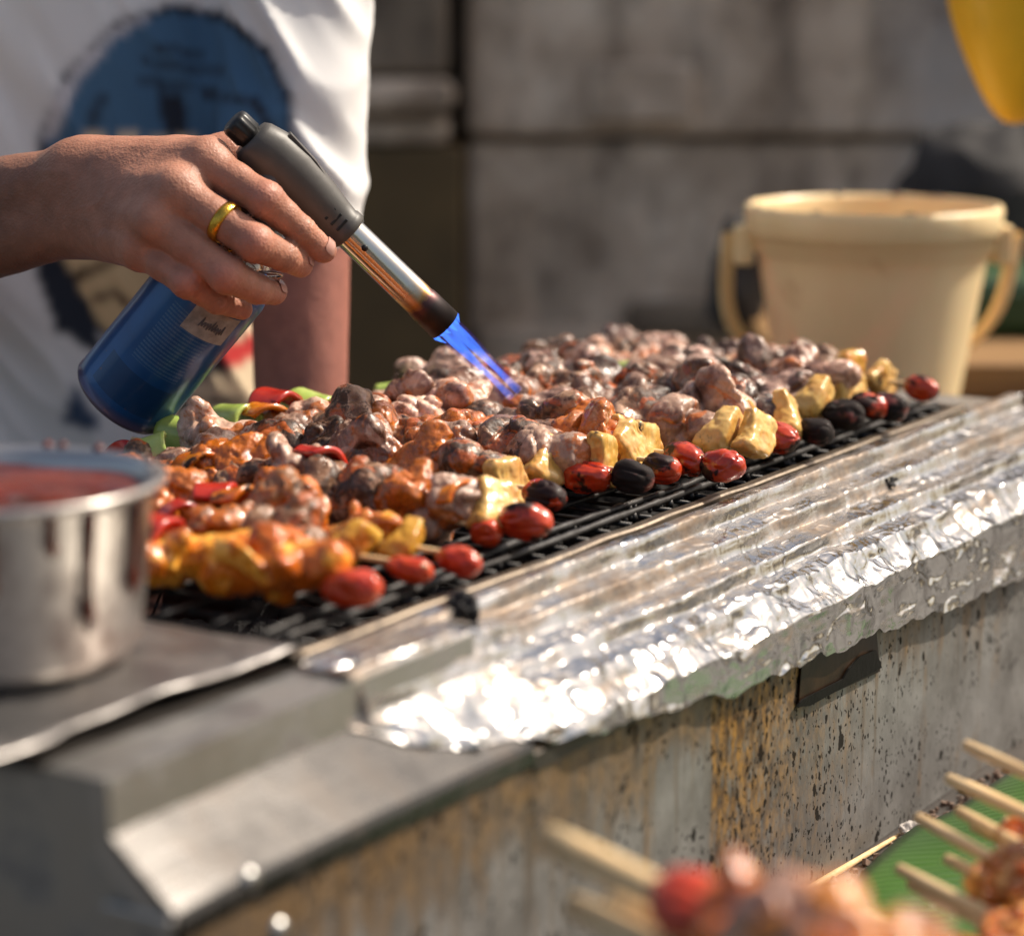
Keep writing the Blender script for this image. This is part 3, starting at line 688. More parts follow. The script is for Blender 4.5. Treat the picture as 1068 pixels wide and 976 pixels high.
# burnt scraps lying on the foil
for u_, c_, z_, sd_, sz_, lab_ in ((.535, .026, -.0115, 31, (.0085, .004, .0025), 'black burnt scrap lying on the foil toward its far right end'), (.095, .010, .0045, 37, (.008, .006, .003), 'black burnt scrap at the near end of the foil beside the rail')):
    V, Fc = blobmesh((0, 0, 0), sz_, sd_, .0008, .6, 7); o = obj('burnt_scrap', mesh_from(V, Fc), M['coal']); o.location = G(u_, c_, z_); o.rotation_euler = (0, 0, ANG); tag(o, lab_, 'scrap')
# steel plate under the pot
pl = []
for i in range(40):
    u = -.205+i*(.195/39); row = []
    for j in range(50):
        c = -.295+j*(.288/49); e = .004*float(vnoise(np.array([[u, 0, 0]]), 40, 2)[0]) if j == 49 else 0
        q = np.array([[u, c, 0]]); row.append((u, -(c+e), .0062+.0010*float(vnoise(q, 25, 3)[0])+.0005*float(vnoise(q, 90, 4)[0])))
    pl.append(row)
plo = MB().sheet(pl).obj('cover_plate', M['plate']); plo.location = G(0, 0, 0); plo.rotation_euler = (0, 0, ANG)
md = plo.modifiers.new('t', 'SOLIDIFY'); md.thickness = .0012; md.offset = 1
tag(plo, 'dented greasy steel plate covering the near end of the grill under the sauce pot', 'plate')

# sauce pot
pc = Vector((-.213, .99, .0085)); PS = 1.11
pot = thing('sauce_pot', pc, 'blurred stainless steel pot of red sauce at the left edge with drips down its side', 'pot'); pot.scale = (PS,)*3
prof = [(.0001, .0), (.046, .0), (.051, .003), (.0545, .009), (.0605, .062), (.0630, .0655), (.0655, .0665), (.0660, .0685), (.0635, .0692), (.0600, .0670), (.0585, .060), (.0525, .010), (.048, .004), (.0001, .004)]
MB().lathe(prof, 96).obj('pot_body', M['pot'], pot)
rows = []
for i in range(12):
    r = .0002+.0596*i/11; rows.append([(r*math.cos(a), r*math.sin(a), .0622+.0009*math.sin(5*a+i)) for a in np.linspace(0, 2*math.pi, 49)])
MB().sheet(rows).obj('sauce', M['sauce_red'], pot)
rs = np.random.RandomState(5)
for k in range(14):
    mb = MB()
    a = rs.uniform(0, 6.28); r = .0640; x, y = r*math.cos(a), r*math.sin(a); q = rs.uniform(.0010, .0026)
    mb.tube([(x, y, .0685-q*.4), (x, y, .0692), (x, y, .0692+q*.6)], [q, q*.9, q*.3], 8); mb.obj('sauce_drip', M['sauce_red'], pot)
for a, l in ((-.75, .035), (-1.35, .022), (-1.0, .012), (-.35, .028), (-1.75, .02)):
    pts = [((.0668-.0060*t)*math.cos(a), (.0668-.0060*t)*math.sin(a), .066-l*t*1.3) for t in np.linspace(0, 1, 8)]
    pts = [((.0612-.0047*max(0, (.062-z)/.053)+.0008)*math.cos(a), (.0612-.0047*max(0, (.062-z)/.053)+.0008)*math.sin(a), z) for _, _, z in pts]
    mb = MB(); mb.tube(pts, [.002, .0016, .0014, .0013, .0013, .0014, .0022, .0012], 8); mb.obj('sauce_drip', M['sauce_red'], pot)

# ------------------------------------------------------------ food pieces (axis of the skewer = local x)
def meat_mesh(seed, L=.034, R=.015, flat=1.0, res=.0010, fa=1.0):
    rs = np.random.RandomState(seed); s = SDF((-L*.9, -R*1.9, -R*1.9), (L*.9, R*1.9, R*1.9), res)
    n = 5
    for i in range(n):
        x = rs.uniform(-.5, .5)*L*.7; a = rs.uniform(0, 6.28); q = R*rs.uniform(.10, .62)
        r = np.array([rs.uniform(.6, 1.15)*R, rs.uniform(.22, .75)*R, rs.uniform(.40, .85)*R*flat])
        rot = np.array(Euler(rs.uniform(-1.5, 1.5, 3)).to_matrix())
        s.ell((x, q*math.cos(a), q*math.sin(a)*flat), r, .0016, rot)
    s.cone((-L*.40, 0, 0), (L*.40, 0, 0), R*.55, R*.55, .002)

    V, Fc = s.mesh(); N = vnormals(V, Fc)
    Wp = V+.008*np.stack([vnoise(V, 70, seed+20), vnoise(V, 70, seed+21), vnoise(V, 70, seed+22)], 1)
    ax_ = rs.uniform(.35, 1.25, 3)
    fold = np.minimum(1, np.abs(vnoise(Wp*ax_, 62, seed+9))*3.2)**.7; fold2 = np.minimum(1, np.abs(vnoise(Wp*ax_[::-1], 170, seed+11))*3.0)
    where = np.clip(vnoise(V, 45, seed+15)+.35, 0, 1)
    d = fa*.0030*(fold-.6)+.0011*(fold2-.5)*where+.0024*vnoise(V, 75, seed+4)+.0007*fbm(V, 260, seed, 3)
    return mesh_from(V+N*d[:, None], Fc, 'meat')
MEAT = [meat_mesh(s_, L=random.uniform(.030, .040), R=random.uniform(.0165, .0195)) for s_ in range(1, 17)]
CHK = [meat_mesh(s_+60, L=.060, R=.0160, flat=.62, fa=.40) for s_ in range(6)]
def tomato_mesh(seed, L=.030, R=.0092):
    s = MB(); prof = []
    for i in range(41):
        t = i/40*math.pi; prof.append((max(.00005, R*math.sin(t)**.82), -math.cos(t)*L/2))
    s.lathe(prof, 64, Matrix.Rotation(math.pi/2, 4, 'Y')); V = np.array(s.V); Fc = np.array(s.F)
    r0 = np.linalg.norm(V[:, 1:], axis=1)[:, None]+1e-6
    wr = (.0007*vnoise(V*np.array([.3, 1, 1]), 380, seed)+.0018*vnoise(V, 85, seed+2)-.0012*np.maximum(0, 1-np.abs(vnoise(V*np.array([.3, 1, 1]), 170, seed+6))*4))
    V[:, 1:] += V[:, 1:]/r0*wr[:, None]*np.minimum(1, r0/.004); V[:, 2] += .0012*np.sin(V[:, 0]*70+seed); return mesh_from(V, Fc, 'tomato')
TOM = [tomato_mesh(1, .029, .0096), tomato_mesh(2, .025, .0098), tomato_mesh(3, .032, .0088), tomato_mesh(4, .019, .0095), tomato_mesh(5, .027, .0092), tomato_mesh(7, .030, .0098)]
def chunk_mesh(seed, size, wedge=.4, res=.0009, rough=.0010):
    rs = np.random.RandomState(seed); a, b, c = size; s = SDF((-a, -b, -c), (a, b, c), res)
    g_ = np.stack(np.meshgrid(*s.ax, indexing='ij'), -1); q = g_.copy()
    sc_ = np.clip(1-wedge*(q[..., 2]/c*.5+.5)*1.5, .25, 1); q[..., 0] /= sc_; q[..., 0] += .22*a*np.cos(q[..., 2]/c*1.7+seed); q[..., 1] += .25*b*np.sin(q[..., 2]/c*2+seed)
    d = np.abs(q)-np.array([a*.34, b*.45, c*.56]); s.F = (np.linalg.norm(np.maximum(d, 0), axis=-1)+np.minimum(d.max(-1), 0)-.0042).astype(np.float32)
    V, Fc = s.mesh(); N = vnormals(V, Fc); dd = rough*.9*fbm(V, 130, seed, 3)+rough*.45*(1-2*np.abs(vnoise(V*np.array([1, 1, .25]), 330, seed+4)))
    return mesh_from(V+N*dd[:, None], Fc, 'chunk')
PINE = [chunk_mesh(1, (.016, .017, .019)), chunk_mesh(2, (.018, .016, .017)), chunk_mesh(3, (.013, .020, .018)), chunk_mesh(5, (.020, .015, .020))]
def arc_mesh(seed, L, R, a0, a1, th, wob=.001):
    rows = []; na, nl = 22, 14
    for side in (1, -1):
        pass
    def pt(i, j, off):
        a = a0+(a1-a0)*j/(na-1); x = L*(i/(nl-1)-.5); r = R+off
        q = np.array([[x, math.cos(a)*R, math.sin(a)*R]]); r += wob*float(vnoise(q, 130, seed)[0])
        e = 1-.25*abs(2*j/(na-1)-1)**3
        return (x*e, math.cos(a)*r, math.sin(a)*r)
    o = [[pt(i, j, th/2) for j in range(na)] for i in range(nl)]; n_ = [[pt(i, j, -th/2) for j in range(na)] for i in range(nl)]
    mb = MB(); V = [p_ for r in o for p_ in r]+[p_ for r in n_ for p_ in r]; m_ = nl*na; Fc = []
    for i in range(nl-1):
        for j in range(na-1):
            a = i*na+j; Fc += [(a, a+1, a+na+1, a+na), (m_+a, m_+a+na, m_+a+na+1, m_+a+1)]
    for i in range(nl-1): Fc += [(i*na, (i+1)*na, m_+(i+1)*na, m_+i*na), (i*na+na-1, m_+i*na+na-1, m_+(i+1)*na+na-1, (i+1)*na+na-1)]
    for j in range(na-1): Fc += [(j, m_+j, m_+j+1, j+1), ((nl-1)*na+j, (nl-1)*na+j+1, m_+(nl-1)*na+j+1, m_+(nl-1)*na+j)]
    mb.add(V, Fc); return mb.me('peel')
PEP = [arc_mesh(1, .017, .0135, .2, 3.0, .0032), arc_mesh(2, .014, .012, -.6, 2.4, .003), arc_mesh(3, .020, .015, .6, 2.7, .0034)]
ONI = [arc_mesh(5, .026, .0072, 0, 6.2, .0018, .0006), arc_mesh(6, .020, .0085, -.6, 4.6, .0016, .0008)]

def stick_mesh(L, r=.0016, seed=0, tip=.5):
    mb = MB(); mb.tube([(x, .0003*math.sin(x*30+seed), 0) for x in np.linspace(0, L, 10)], [r*tip]+[r]*8+[r*.9], 8); return mb.me('stick')
ST = stick_mesh(.285); STL = stick_mesh(.24, .0030, 2, .93)
def skewer(near, seq, label, group, yaw=0, ztilt=0, meatmat=None, scale=1.0, length=.25, stick=ST, heading=None, lead=-.006, name='meat_skewer', dz=0, stickmat='stick', sticklead=None):
    """near = world point of the near tip on the skewer axis; runs towards -C"""
    hd = (ANG+math.pi/2 if heading is None else heading)+yaw
    t = thing(name, near, label, 'skewer', (0, -ztilt, hd), group)
    o = share('stick', stick, M['stick'], t); o.location = (-lead if sticklead is None else sticklead, 0, 0)
    LEN = {'T': .027, 'B': .023, 'C': .025, 't': .018, 'P': .019, 'p': .012, 'Y': .022, 'M': .031, 'N': .031, 'S': .031, 'V': .031, 'K': .030, 'R': .012, 'O': .013, 'G': .024, '-': .012}
    tot = sum(LEN[c] for c in seq); f = length/tot; x = 0
    for c in seq:
        w_ = LEN[c]*f; xc = x+w_/2; x += w_
        rx = random.uniform(0, 6.28); sc_ = scale*random.uniform(.94, 1.1); jy = random.uniform(-.0025, .0025); jz = random.uniform(-.001, .003)
        if c == '-': continue
        if c in 'TBCt':
            me = random.choice([TOM[0], TOM[1], TOM[2], TOM[4], TOM[5]]) if c != 't' else TOM[3]; o = share('tomato', me, M[{'T': 'tom', 't': 'tom', 'B': 'tom_black', 'C': 'tom_char'}[c]], t)
            sc_ = min(sc_, 1.0)*random.uniform(.84, .98); jz = -.003; o.rotation_euler = (rx, random.uniform(-.18, .1), random.uniform(-.25, .25))
            if c == 'B': o['label'] = 'tomato burnt black'
            if c == 'C': o['label'] = 'half-blackened tomato'
        elif c in 'PpY':
            me = random.choice(PINE); o = share('pineapple_chunk', me, M['pine_glazed' if c == 'Y' else 'pine'], t); o.rotation_euler = (random.uniform(-.7, .7), random.uniform(-.35, .35), random.uniform(-.4, .4)); jz += .002
            sc_ *= .94
        elif c in 'MNSV':
            c = random.choice({'M': 'MMMNS', 'N': 'NNNM', 'S': 'SSSM', 'V': 'VVVNM'}[c]); me = random.choice(MEAT); sc_ *= 1.06; o = share('meat_piece', me, M[{'M': 'meat_brown', 'N': 'meat_pink', 'S': 'meat_sauce', 'V': 'meat_purple'}[c]], t); o.rotation_euler = (rx, random.uniform(-.3, .3), random.uniform(-.3, .3)); jz += .002
        elif c == 'K':
            me = random.choice(CHK); o = share('chicken_piece', me, M['chicken'], t); o.rotation_euler = (random.choice([0, math.pi])+random.uniform(-.5, .5), random.uniform(-.3, .3), random.uniform(.2, .8))
        elif c in 'RO':
            me = random.choice(PEP); o = share('pepper_piece', me, M['pep_red' if c == 'R' else 'pep_or'], t); o.rotation_euler = (random.uniform(-.6, .6), random.uniform(-.3, .3), random.uniform(-.5, .5)); jz += .003
        elif c == 'G':
            me = random.choice(ONI); o = share('spring_onion', me, M['onion'], t); sc_ *= 1.35; jz += .004; o.rotation_euler = (rx, random.uniform(-.15, .35), random.uniform(-.5, .5)); jz += .001
        o.location = (xc, jy, jz); o.scale = (sc_,)*3
    return t
GRP = 'skewers cooking on the grill'
ROWS = [  # px, py of the near tomato, axis height, pieces, yaw, scale, label
 (404, 612, .0225, 'TKKRKKK', .02, 1.12, 'orange glazed chicken skewer lying nearest the sauce pot, with a red tomato tip'),
 (458, 592, .0205, 'TYSSRSSR', .02, .82, 'dark glazed skewer just behind the orange chicken skewer, orange chunk behind its tomato'),
 (511, 583, .0210, 'TYKSORSS', -.02, .86, 'skewer with the largest plain red tomato tip and glazed yellow chunks behind it'),
 (524, 551, .0200, 'tOSMSSOMR', -.02, .90, 'skewer with a small blunt red tomato tip between two larger tomato tips'),
 (572, 541, .0240, 'CPNSNRNMNG', .01, .98, 'skewer with a scorched tomato, fat pale wedge and green onion showing by the pot'),
 (592, 514, .0240, 'CPMSMMMNG', .0, .98, 'skewer with a long red tomato tipped black beside toasted pineapple'),
 (634, 494, .0245, 'CPMNSMNOG', .0, 1.0, 'skewer with a red and black tomato under a broad pineapple wedge'),
 (684, 494, .0250, 'BPNMSMNNR', .0, 1.0, 'skewer with a burnt black round tomato tip in front of pale pineapple'),
 (716, 484, .0250, 'CPMNSNMRG', .01, 1.02, 'skewer with a small red scorched tomato just right of the burnt black one'),
 (776, 481, .0250, 'CCPpMVNMNG', .0, 1.02, 'skewer with two wrinkled red tomatoes in a row in front of pineapple curls'),
 (800, 462, .0250, 'PpVMVVVVG', .0, 1.05, 'skewer ending in bare yellow pineapple curls with no tomato'),
 (832, 452, .0250, 'CPVVNVGVV', .0, 1.08, 'skewer with a glossy round red tomato left of a blackened one'),
 (872, 445, .0250, 'BPVMVVVVV', .0, 1.10, 'skewer with a blackened tomato under an upright pale pineapple stick near the far end'),
 (903, 430, .0255, 'BpVVVGVV', .0, 1.10, 'skewer with a coal-black tomato under the far purple-grey meat'),
 (930, 420, .0250, 'CpVVVVVM', .0, 1.05, 'far skewer with red shoulder tomato next to the coal-black one'),
 (952, 421, .0240, 'BPVVVVM', .0, 1.0, 'second skewer from the far end, dark tomato with yellow pineapple above'),
 (982, 403, .0250, 'CPYVVVVV', .0, 1.0, 'farthest skewer on the grate, red tomato with a black tip against the cream bucket'),
]
for px, py, z, seq, yaw, sc_, lab in ROWS:
    n_ = Pz(px, py, z)
    sk = skewer(n_, seq, lab, GRP, yaw, 0, scale=sc_, length=.262 if sc_ > .9 else .25)

# ------------------------------------------------------------ bucket
bc = Vector(((915-CX)/F*2.1*1.0, 2.1, -.10)); bc.x = P(908, 213, 2.29).x
BZ = shz+.001
BZ = -.125; Yb = 1.97; bc.x = P(911, 213, Yb).x
bx = thing('wooden_box', (bc.x, Yb, ZT), 'low wooden box holding up the cream bucket behind the grill', 'box')
for k in range(4):
    mb = MB(); mb.box((-.12+k*.061, -.11, .068), (-.064+k*.061, .13, .0795), .002); mb.obj('slat', M['shelfwood'], bx)
for ysd in (-.10, .108):
    mb = MB(); mb.box((-.118, ysd, 0), (.118, ysd+.012, .0675), .002); mb.obj('side_board', M['shelfwood'], bx)
bk = thing('bucket', (bc.x, Yb, BZ), 'cream plastic bucket with a stained rim and carrying handle behind the grill', 'bucket')
hb_ = P(915, 213, Yb).z-BZ; R1 = 134/F*Yb; R0 = 76/F*Yb
def rr(z): return R0+(R1*.955-R0)*min(1, z/(hb_))
prof = [(.0001, .004), (R0*.96, .004), (R0*.99, 0), (R0, .003)]+[(rr(z), z) for z in np.linspace(.01, hb_*.83, 12)]
zt = hb_
prof += [(rr(zt*.84)+.001, zt*.84), (rr(zt*.85)+.004, zt*.85), (rr(zt*.86)+.0045, zt*.90), (R1*.985, zt*.905), (R1*.985, zt*.93), (R1-.001, zt*.935), (R1, zt*.985), (R1-.0015, zt), (R1-.005, zt), (R1-.0065, zt*.98), (rr(zt*.8)-.003, zt*.80), (R0-.003, .007), (.0001, .007)]
MB().lathe(prof, 96).obj('bucket_body', M['bucket'], bk)
for sx_ in (-1, 1):
    mb = MB(); mb.box((sx_*R1-.007 if sx_ > 0 else -R1-.008, -.014, zt*.80), (sx_*R1+.008 if sx_ > 0 else -R1+.007, .014, zt*.93), .003); mb.obj('handle_lug', M['bucket'], bk)
pts = []; 
for k in range(41):
    a = math.pi*k/40; x = -math.cos(a)*(R1+.012+.016*math.sin(a)**.5*(1-abs(math.cos(a)))*0+.014*math.sin(2*a)**2*(1 if a < 1.57 or a > 1.57 else 0)); 
    q = math.sin(a); pts.append((x, .10*q, zt*.90-.135*q**.9))
rows = []
for i, p_ in enumerate(pts):
    t_ = (Vector(pts[min(i+1, 40)])-Vector(pts[max(i-1, 0)])).normalized(); up = Vector((0, 1, .5)).normalized(); a_ = t_.cross(up).normalized(); b_ = a_.cross(t_)
    ring = []
    for k in range(13):
        th = 2*math.pi*k/12; ring.append(Vector(p_)+a_*math.cos(th)*.0060+b_*math.sin(th)*.0032)
    rows.append(ring)
MB().sheet(rows).obj('handle', M['bucket'], bk)
rs = np.random.RandomState(3)
for k in range(18):
    mb = MB(); a = rs.uniform(math.pi*1.05, math.pi*1.95) if k < 9 else rs.uniform(0, math.pi); r = R1-.004; q = rs.uniform(.0006, .0016)
    x, y = r*math.cos(a), r*math.sin(a); dx, dy = -math.sin(a)*q*4, math.cos(a)*q*4
    mb.tube([(x-dx, y-dy, zt+.0002), (x, y, zt+q*.5), (x+dx, y+dy, zt+.0002)], [q*.5, q, q*.5], 6); mb.obj('rim_stain', M['rail'], bk)

# ------------------------------------------------------------ torch
a0 = P(242, 125, 1.362); a1 = P(464, 339, 1.392)
TA = (a1-a0).normalized(); TL = (a1-a0).length
torch = thing('gas_torch', P(127, 413, 1.405), 'hand-held gas torch with a blue canister and burnt chrome nozzle shooting a blue flame', 'torch')
tl = torch.location
Mt = Matrix.Translation(-tl)@axis_frame(a0, a1)
def seg(px, py):  # distance along the axis of the point seen at px,py (approx.)
    return ((Vector((px, py))-Vector((242, 125))).dot((Vector((464, 339))-Vector((242, 125))).normalized()))/308.3*TL
def lathe_axis(prof, name, mat, parent, Mx, n=40):
    o = MB().lathe(prof, n).obj(name, mat, parent); o.matrix_local = Mx; return o
k0 = seg(261, 143); k1 = seg(363, 240)
# knob with ribs
mb = MB(); n = 48; V = []
kp = [(.0001, 0), (.0058, 0), (.0076, .0010), (.0080, .003), (.0080, .0120), (.0072, .0128), (.0066, k0+.004)]
for r, z in kp:
    for k in range(n):
        th = 2*math.pi*k/n; rr_ = r*(1+(.05*math.cos(12*th) if .002 < z < .0125 else 0)); V.append((rr_*math.cos(th), rr_*math.sin(th), z))
mb.add(V, [(i*n+k, i*n+(k+1) % n, (i+1)*n+(k+1) % n, (i+1)*n+k) for i in range(len(kp)-1) for k in range(n)]); o = mb.obj('knob', M['black'], torch); o.matrix_local = Mt
# body: squashed sections
bodyL = k1-k0; rows = []
secs = [(0, .0001, .0001, 0), (0, .0098, .0105, 0), (.003, .0112, .0122, 0), (.012, .0116, .0140, .0006), (.030, .0117, .0142, .0008), (.048, .0110, .0128, .0004), (.062, .0102, .0112, 0), (bodyL-.006, .0099, .0103, 0), (bodyL-.005, .0106, .0109, 0), (bodyL-.001, .0106, .0109, 0), (bodyL, .0098, .0100, 0), (bodyL, .008, .008, 0)]
def up_local():   # local direction that points up-right in the picture
    R = axis_frame(a0, a1).to_3x3(); u_ = Vector((.7, 0, .7)); l_ = R.transposed()@u_; l_.z = 0; return l_.normalized()
ul = up_local(); ua = math.atan2(ul.y, ul.x)
for z, rx_, ry_, off_ in secs:
    rx_ *= 1.06; ry_ *= 1.10; ring = []
    for k in range(49):
        th = 2*math.pi*k/48; x = rx_*math.cos(th); y = ry_*math.sin(th)+off_
        X = x*math.cos(ua-math.pi/2)-y*math.sin(ua-math.pi/2); Y_ = x*math.sin(ua-math.pi/2)+y*math.cos(ua-math.pi/2); ring.append((X, Y_, k0+z))
    rows.append(ring)
o = MB().sheet(rows).obj('torch_body', M['torch'], torch); o.matrix_local = Mt; body = o
# raised latch along the top, vents at the front
Rm = Matrix.Rotation(ua-math.pi/2, 4, 'Z')
mb = MB(); mb.add([Rm@Vector(v) for v in [(-.0042, .0132, k0+.012), (.0042, .0132, k0+.012), (-.0042, .0172, k0+.0135), (.0042, .0172, k0+.0135), (-.0042, .0160, k0+.034), (.0042, .0160, k0+.034), (-.0038, .0105, k0+.060), (.0038, .0105, k0+.060), (-.0042, .012, k0+.034), (.0042, .012, k0+.034)]],
    [(0, 1, 3, 2), (2, 3, 5, 4), (4, 5, 7, 6), (0, 2, 4, 8), (1, 9, 5, 3), (8, 4, 6), (9, 7, 5)], False); mb.obj('latch', M['torch'], body)
mb = MB()
for j in range(3):
    z = k1-.017+j*.0045
    cth = math.atan2(-ul.x, ul.y)  # side facing the viewer
    for k in range(1):
        p_ = Vector((1, 0, 0)); a_ = math.radians(-8+0)
        base = Vector((math.cos(a_), math.sin(a_), 0))*.0102; tdir = Vector((-math.sin(a_), math.cos(a_), 0))
        mb.box((-.0042, -.0008, -.0004), (.0042, .0008, .0006), .0003, Matrix.Translation(Vector((base.x, base.y, z)))@Matrix((tdir, Vector((0, 0, 1)), base.normalized())).transposed().to_4x4())
mb.obj('vent_slot', M['black'], body)
o = MB().lathe([(.0092, -.004), (.0094, 0), (.0094, .0560), (.0098, .0570), (.0100, .0600), (.0100, TL-k1), (.0088, TL-k1), (.0086, TL-k1-.02)], 48).obj('nozzle', M['tube'], torch)
o.matrix_local = Mt@Matrix.Translation((0, 0, k1))
mb = MB()
mb.tube([(0, 0, 0), (0, 0, .002)], .0018, 12); hole = mb.obj('air_hole', M['black'], o); hole.matrix_local = Matrix.Translation((.0088, -.001, .010))@Matrix.Rotation(math.pi/2, 4, 'Y')
# canister
c0_ = P(127, 413, 1.405); c1_ = P(251, 262, 1.372); CM = Matrix.Translation(-tl)@axis_frame(c0_, c1_); CL = (c1_-c0_).length
R = .0300
prof = [(.0001, .004), (.020, .004), (.026, .001), (R-.001, -.0008), (R+.0002, .0008), (R+.0002, .0022), (R-.0006, .0032), (R, .006)]+[(R, z) for z in np.linspace(.012, CL-.020, 8)]+[(R-.0012, CL-.015), (R-.006, CL-.008), (.017, CL-.001), (.0155, CL+.002), (.0001, CL+.002)]
can = MB().lathe(prof, 72).obj('canister', M['can'], torch); can.matrix_local = CM
# sticker wraps the canister near the top
rows = []
for i in range(10):
    z = CL-.044+i*.0022
    rows.append([((R+.0003)*math.cos(a), (R+.0003)*math.sin(a), z) for a in np.linspace(.02, .95, 24)])
stk = MB().sheet(rows).obj('price_sticker', M['sticker'], can)
mb = MB()
def stroke(pts):
    mb.tube([((R+.0006)*math.cos(a), (R+.0006)*math.sin(a), CL-.044+z) for a, z in pts], .0004, 5)
rs = np.random.RandomState(12)
for k in range(9):
    a_ = .27+.055*k; stroke([(a_, .0075+rs.uniform(-.001, .001)), (a_+.02, .0135+rs.uniform(-.003, .001)), (a_+.035, .009+rs.uniform(-.001, .002)), (a_+.05, .0075)])
mb.obj('handwriting', M['ink'], stk)
o = MB().lathe([(.0145, CL), (.0185, CL+.001), (.0190, CL+.004), (.0150, CL+.0055), (.0140, CL+.02), (.0001, CL+.02)], 48).obj('collar', M['chrome'], torch); o.matrix_local = CM
mb = MB(); q0 = c0_+(c1_-c0_)*1.02-tl; q1 = a0+TA*(k0+.020)-tl
mb.tube([q0, q0.lerp(q1, .5), q1], [.0135, .0125, .011], 24); mb.obj('neck', M['torch'], torch)
# steel trigger guard ring seen under the middle finger
mb = MB(); cc_ = P(277, 287, 1.350)-tl
mb.tube([cc_+Vector((.0088*math.cos(a), -.006*math.sin(a), .0022*math.sin(a))) for a in np.linspace(0, 2*math.pi, 33)], .0010, 8); mb.obj('clip_ring', M['chrome'], torch)
# flame
def flame_mat(name, col, st, dens):
    m = Mat(name); c = m.coord('Object'); Z = m.n('SeparateXYZ', _0=c).outputs[2]
    lw = m.n('LayerWeight', _Blend=.35).outputs['Facing']
    n_ = m.noise(m.coord('Object', (1, 1, .25)), 180, 3)
    fz = m.n('MapRange', _0=Z, _1=.034, _2=.075, _3=1.0, _4=.0).outputs[0]
    a_ = m.math('MULTIPLY', m.math('MULTIPLY', m.math('SUBTRACT', 1.0, lw, True), m.ramp(n_, [(.35, .35), (.6, 1)])), m.math('MULTIPLY', fz, dens), True)
    em = m.n('Emission', _Color=col, _Strength=st); tr = m.n('BsdfTransparent'); mx = m.n('MixShader', _0=a_)
    m.t.links.new(tr.outputs[0], mx.inputs[1]); m.t.links.new(em.outputs[0], mx.inputs[2]); m.t.links.new(mx.outputs[0], m.out.inputs[0]); m.t.nodes.remove(m.b); return m.m
M['fl_in'] = flame_mat('flame_core', (.05, .20, 1.0, 1), 1.7, .52); M['fl_out'] = flame_mat('flame_mantle', (.16, .07, .75, 1), .8, .10)
fe = P(540, 414, 1.415); fm = Matrix.Translation(-tl)@axis_frame(a1-TA*.003, fe); fl = (fe-a1).length
for (r0_, r1_, x, mt, nm) in ((.0028, .0022, -.0030, 'fl_in', 'flame'), (.0026, .0020, .0028, 'fl_in', 'flame'), (.0070, .0075, 0, 'fl_out', 'flame')):
    prof = [(r0_*(1-t)+r1_*t+.0014*math.sin(t*7)*(.4 if mt == 'fl_in' else .5), t*fl) for t in np.linspace(0, 1, 30)]
    o = MB().lathe(prof, 32, Matrix.Translation((0, x, 0))).obj(nm, M[mt], torch); o.matrix_local = fm
mb = MB()
for k in range(14):   # blue tongues around the mouth
    a = 2*math.pi*k/14; l_ = .003+.005*random.random(); r = .0088
    mb.tube([(r*math.cos(a), r*math.sin(a), 0), (r*1.02*math.cos(a+.1), r*1.02*math.sin(a+.1), l_*.5), (r*.9*math.cos(a), r*.9*math.sin(a), l_)], [.0012, .0011, .0003], 8)
o = mb.obj('flame', M['fl_in'], torch); o.matrix_local = Mt@Matrix.Translation((0, 0, TL-.001))

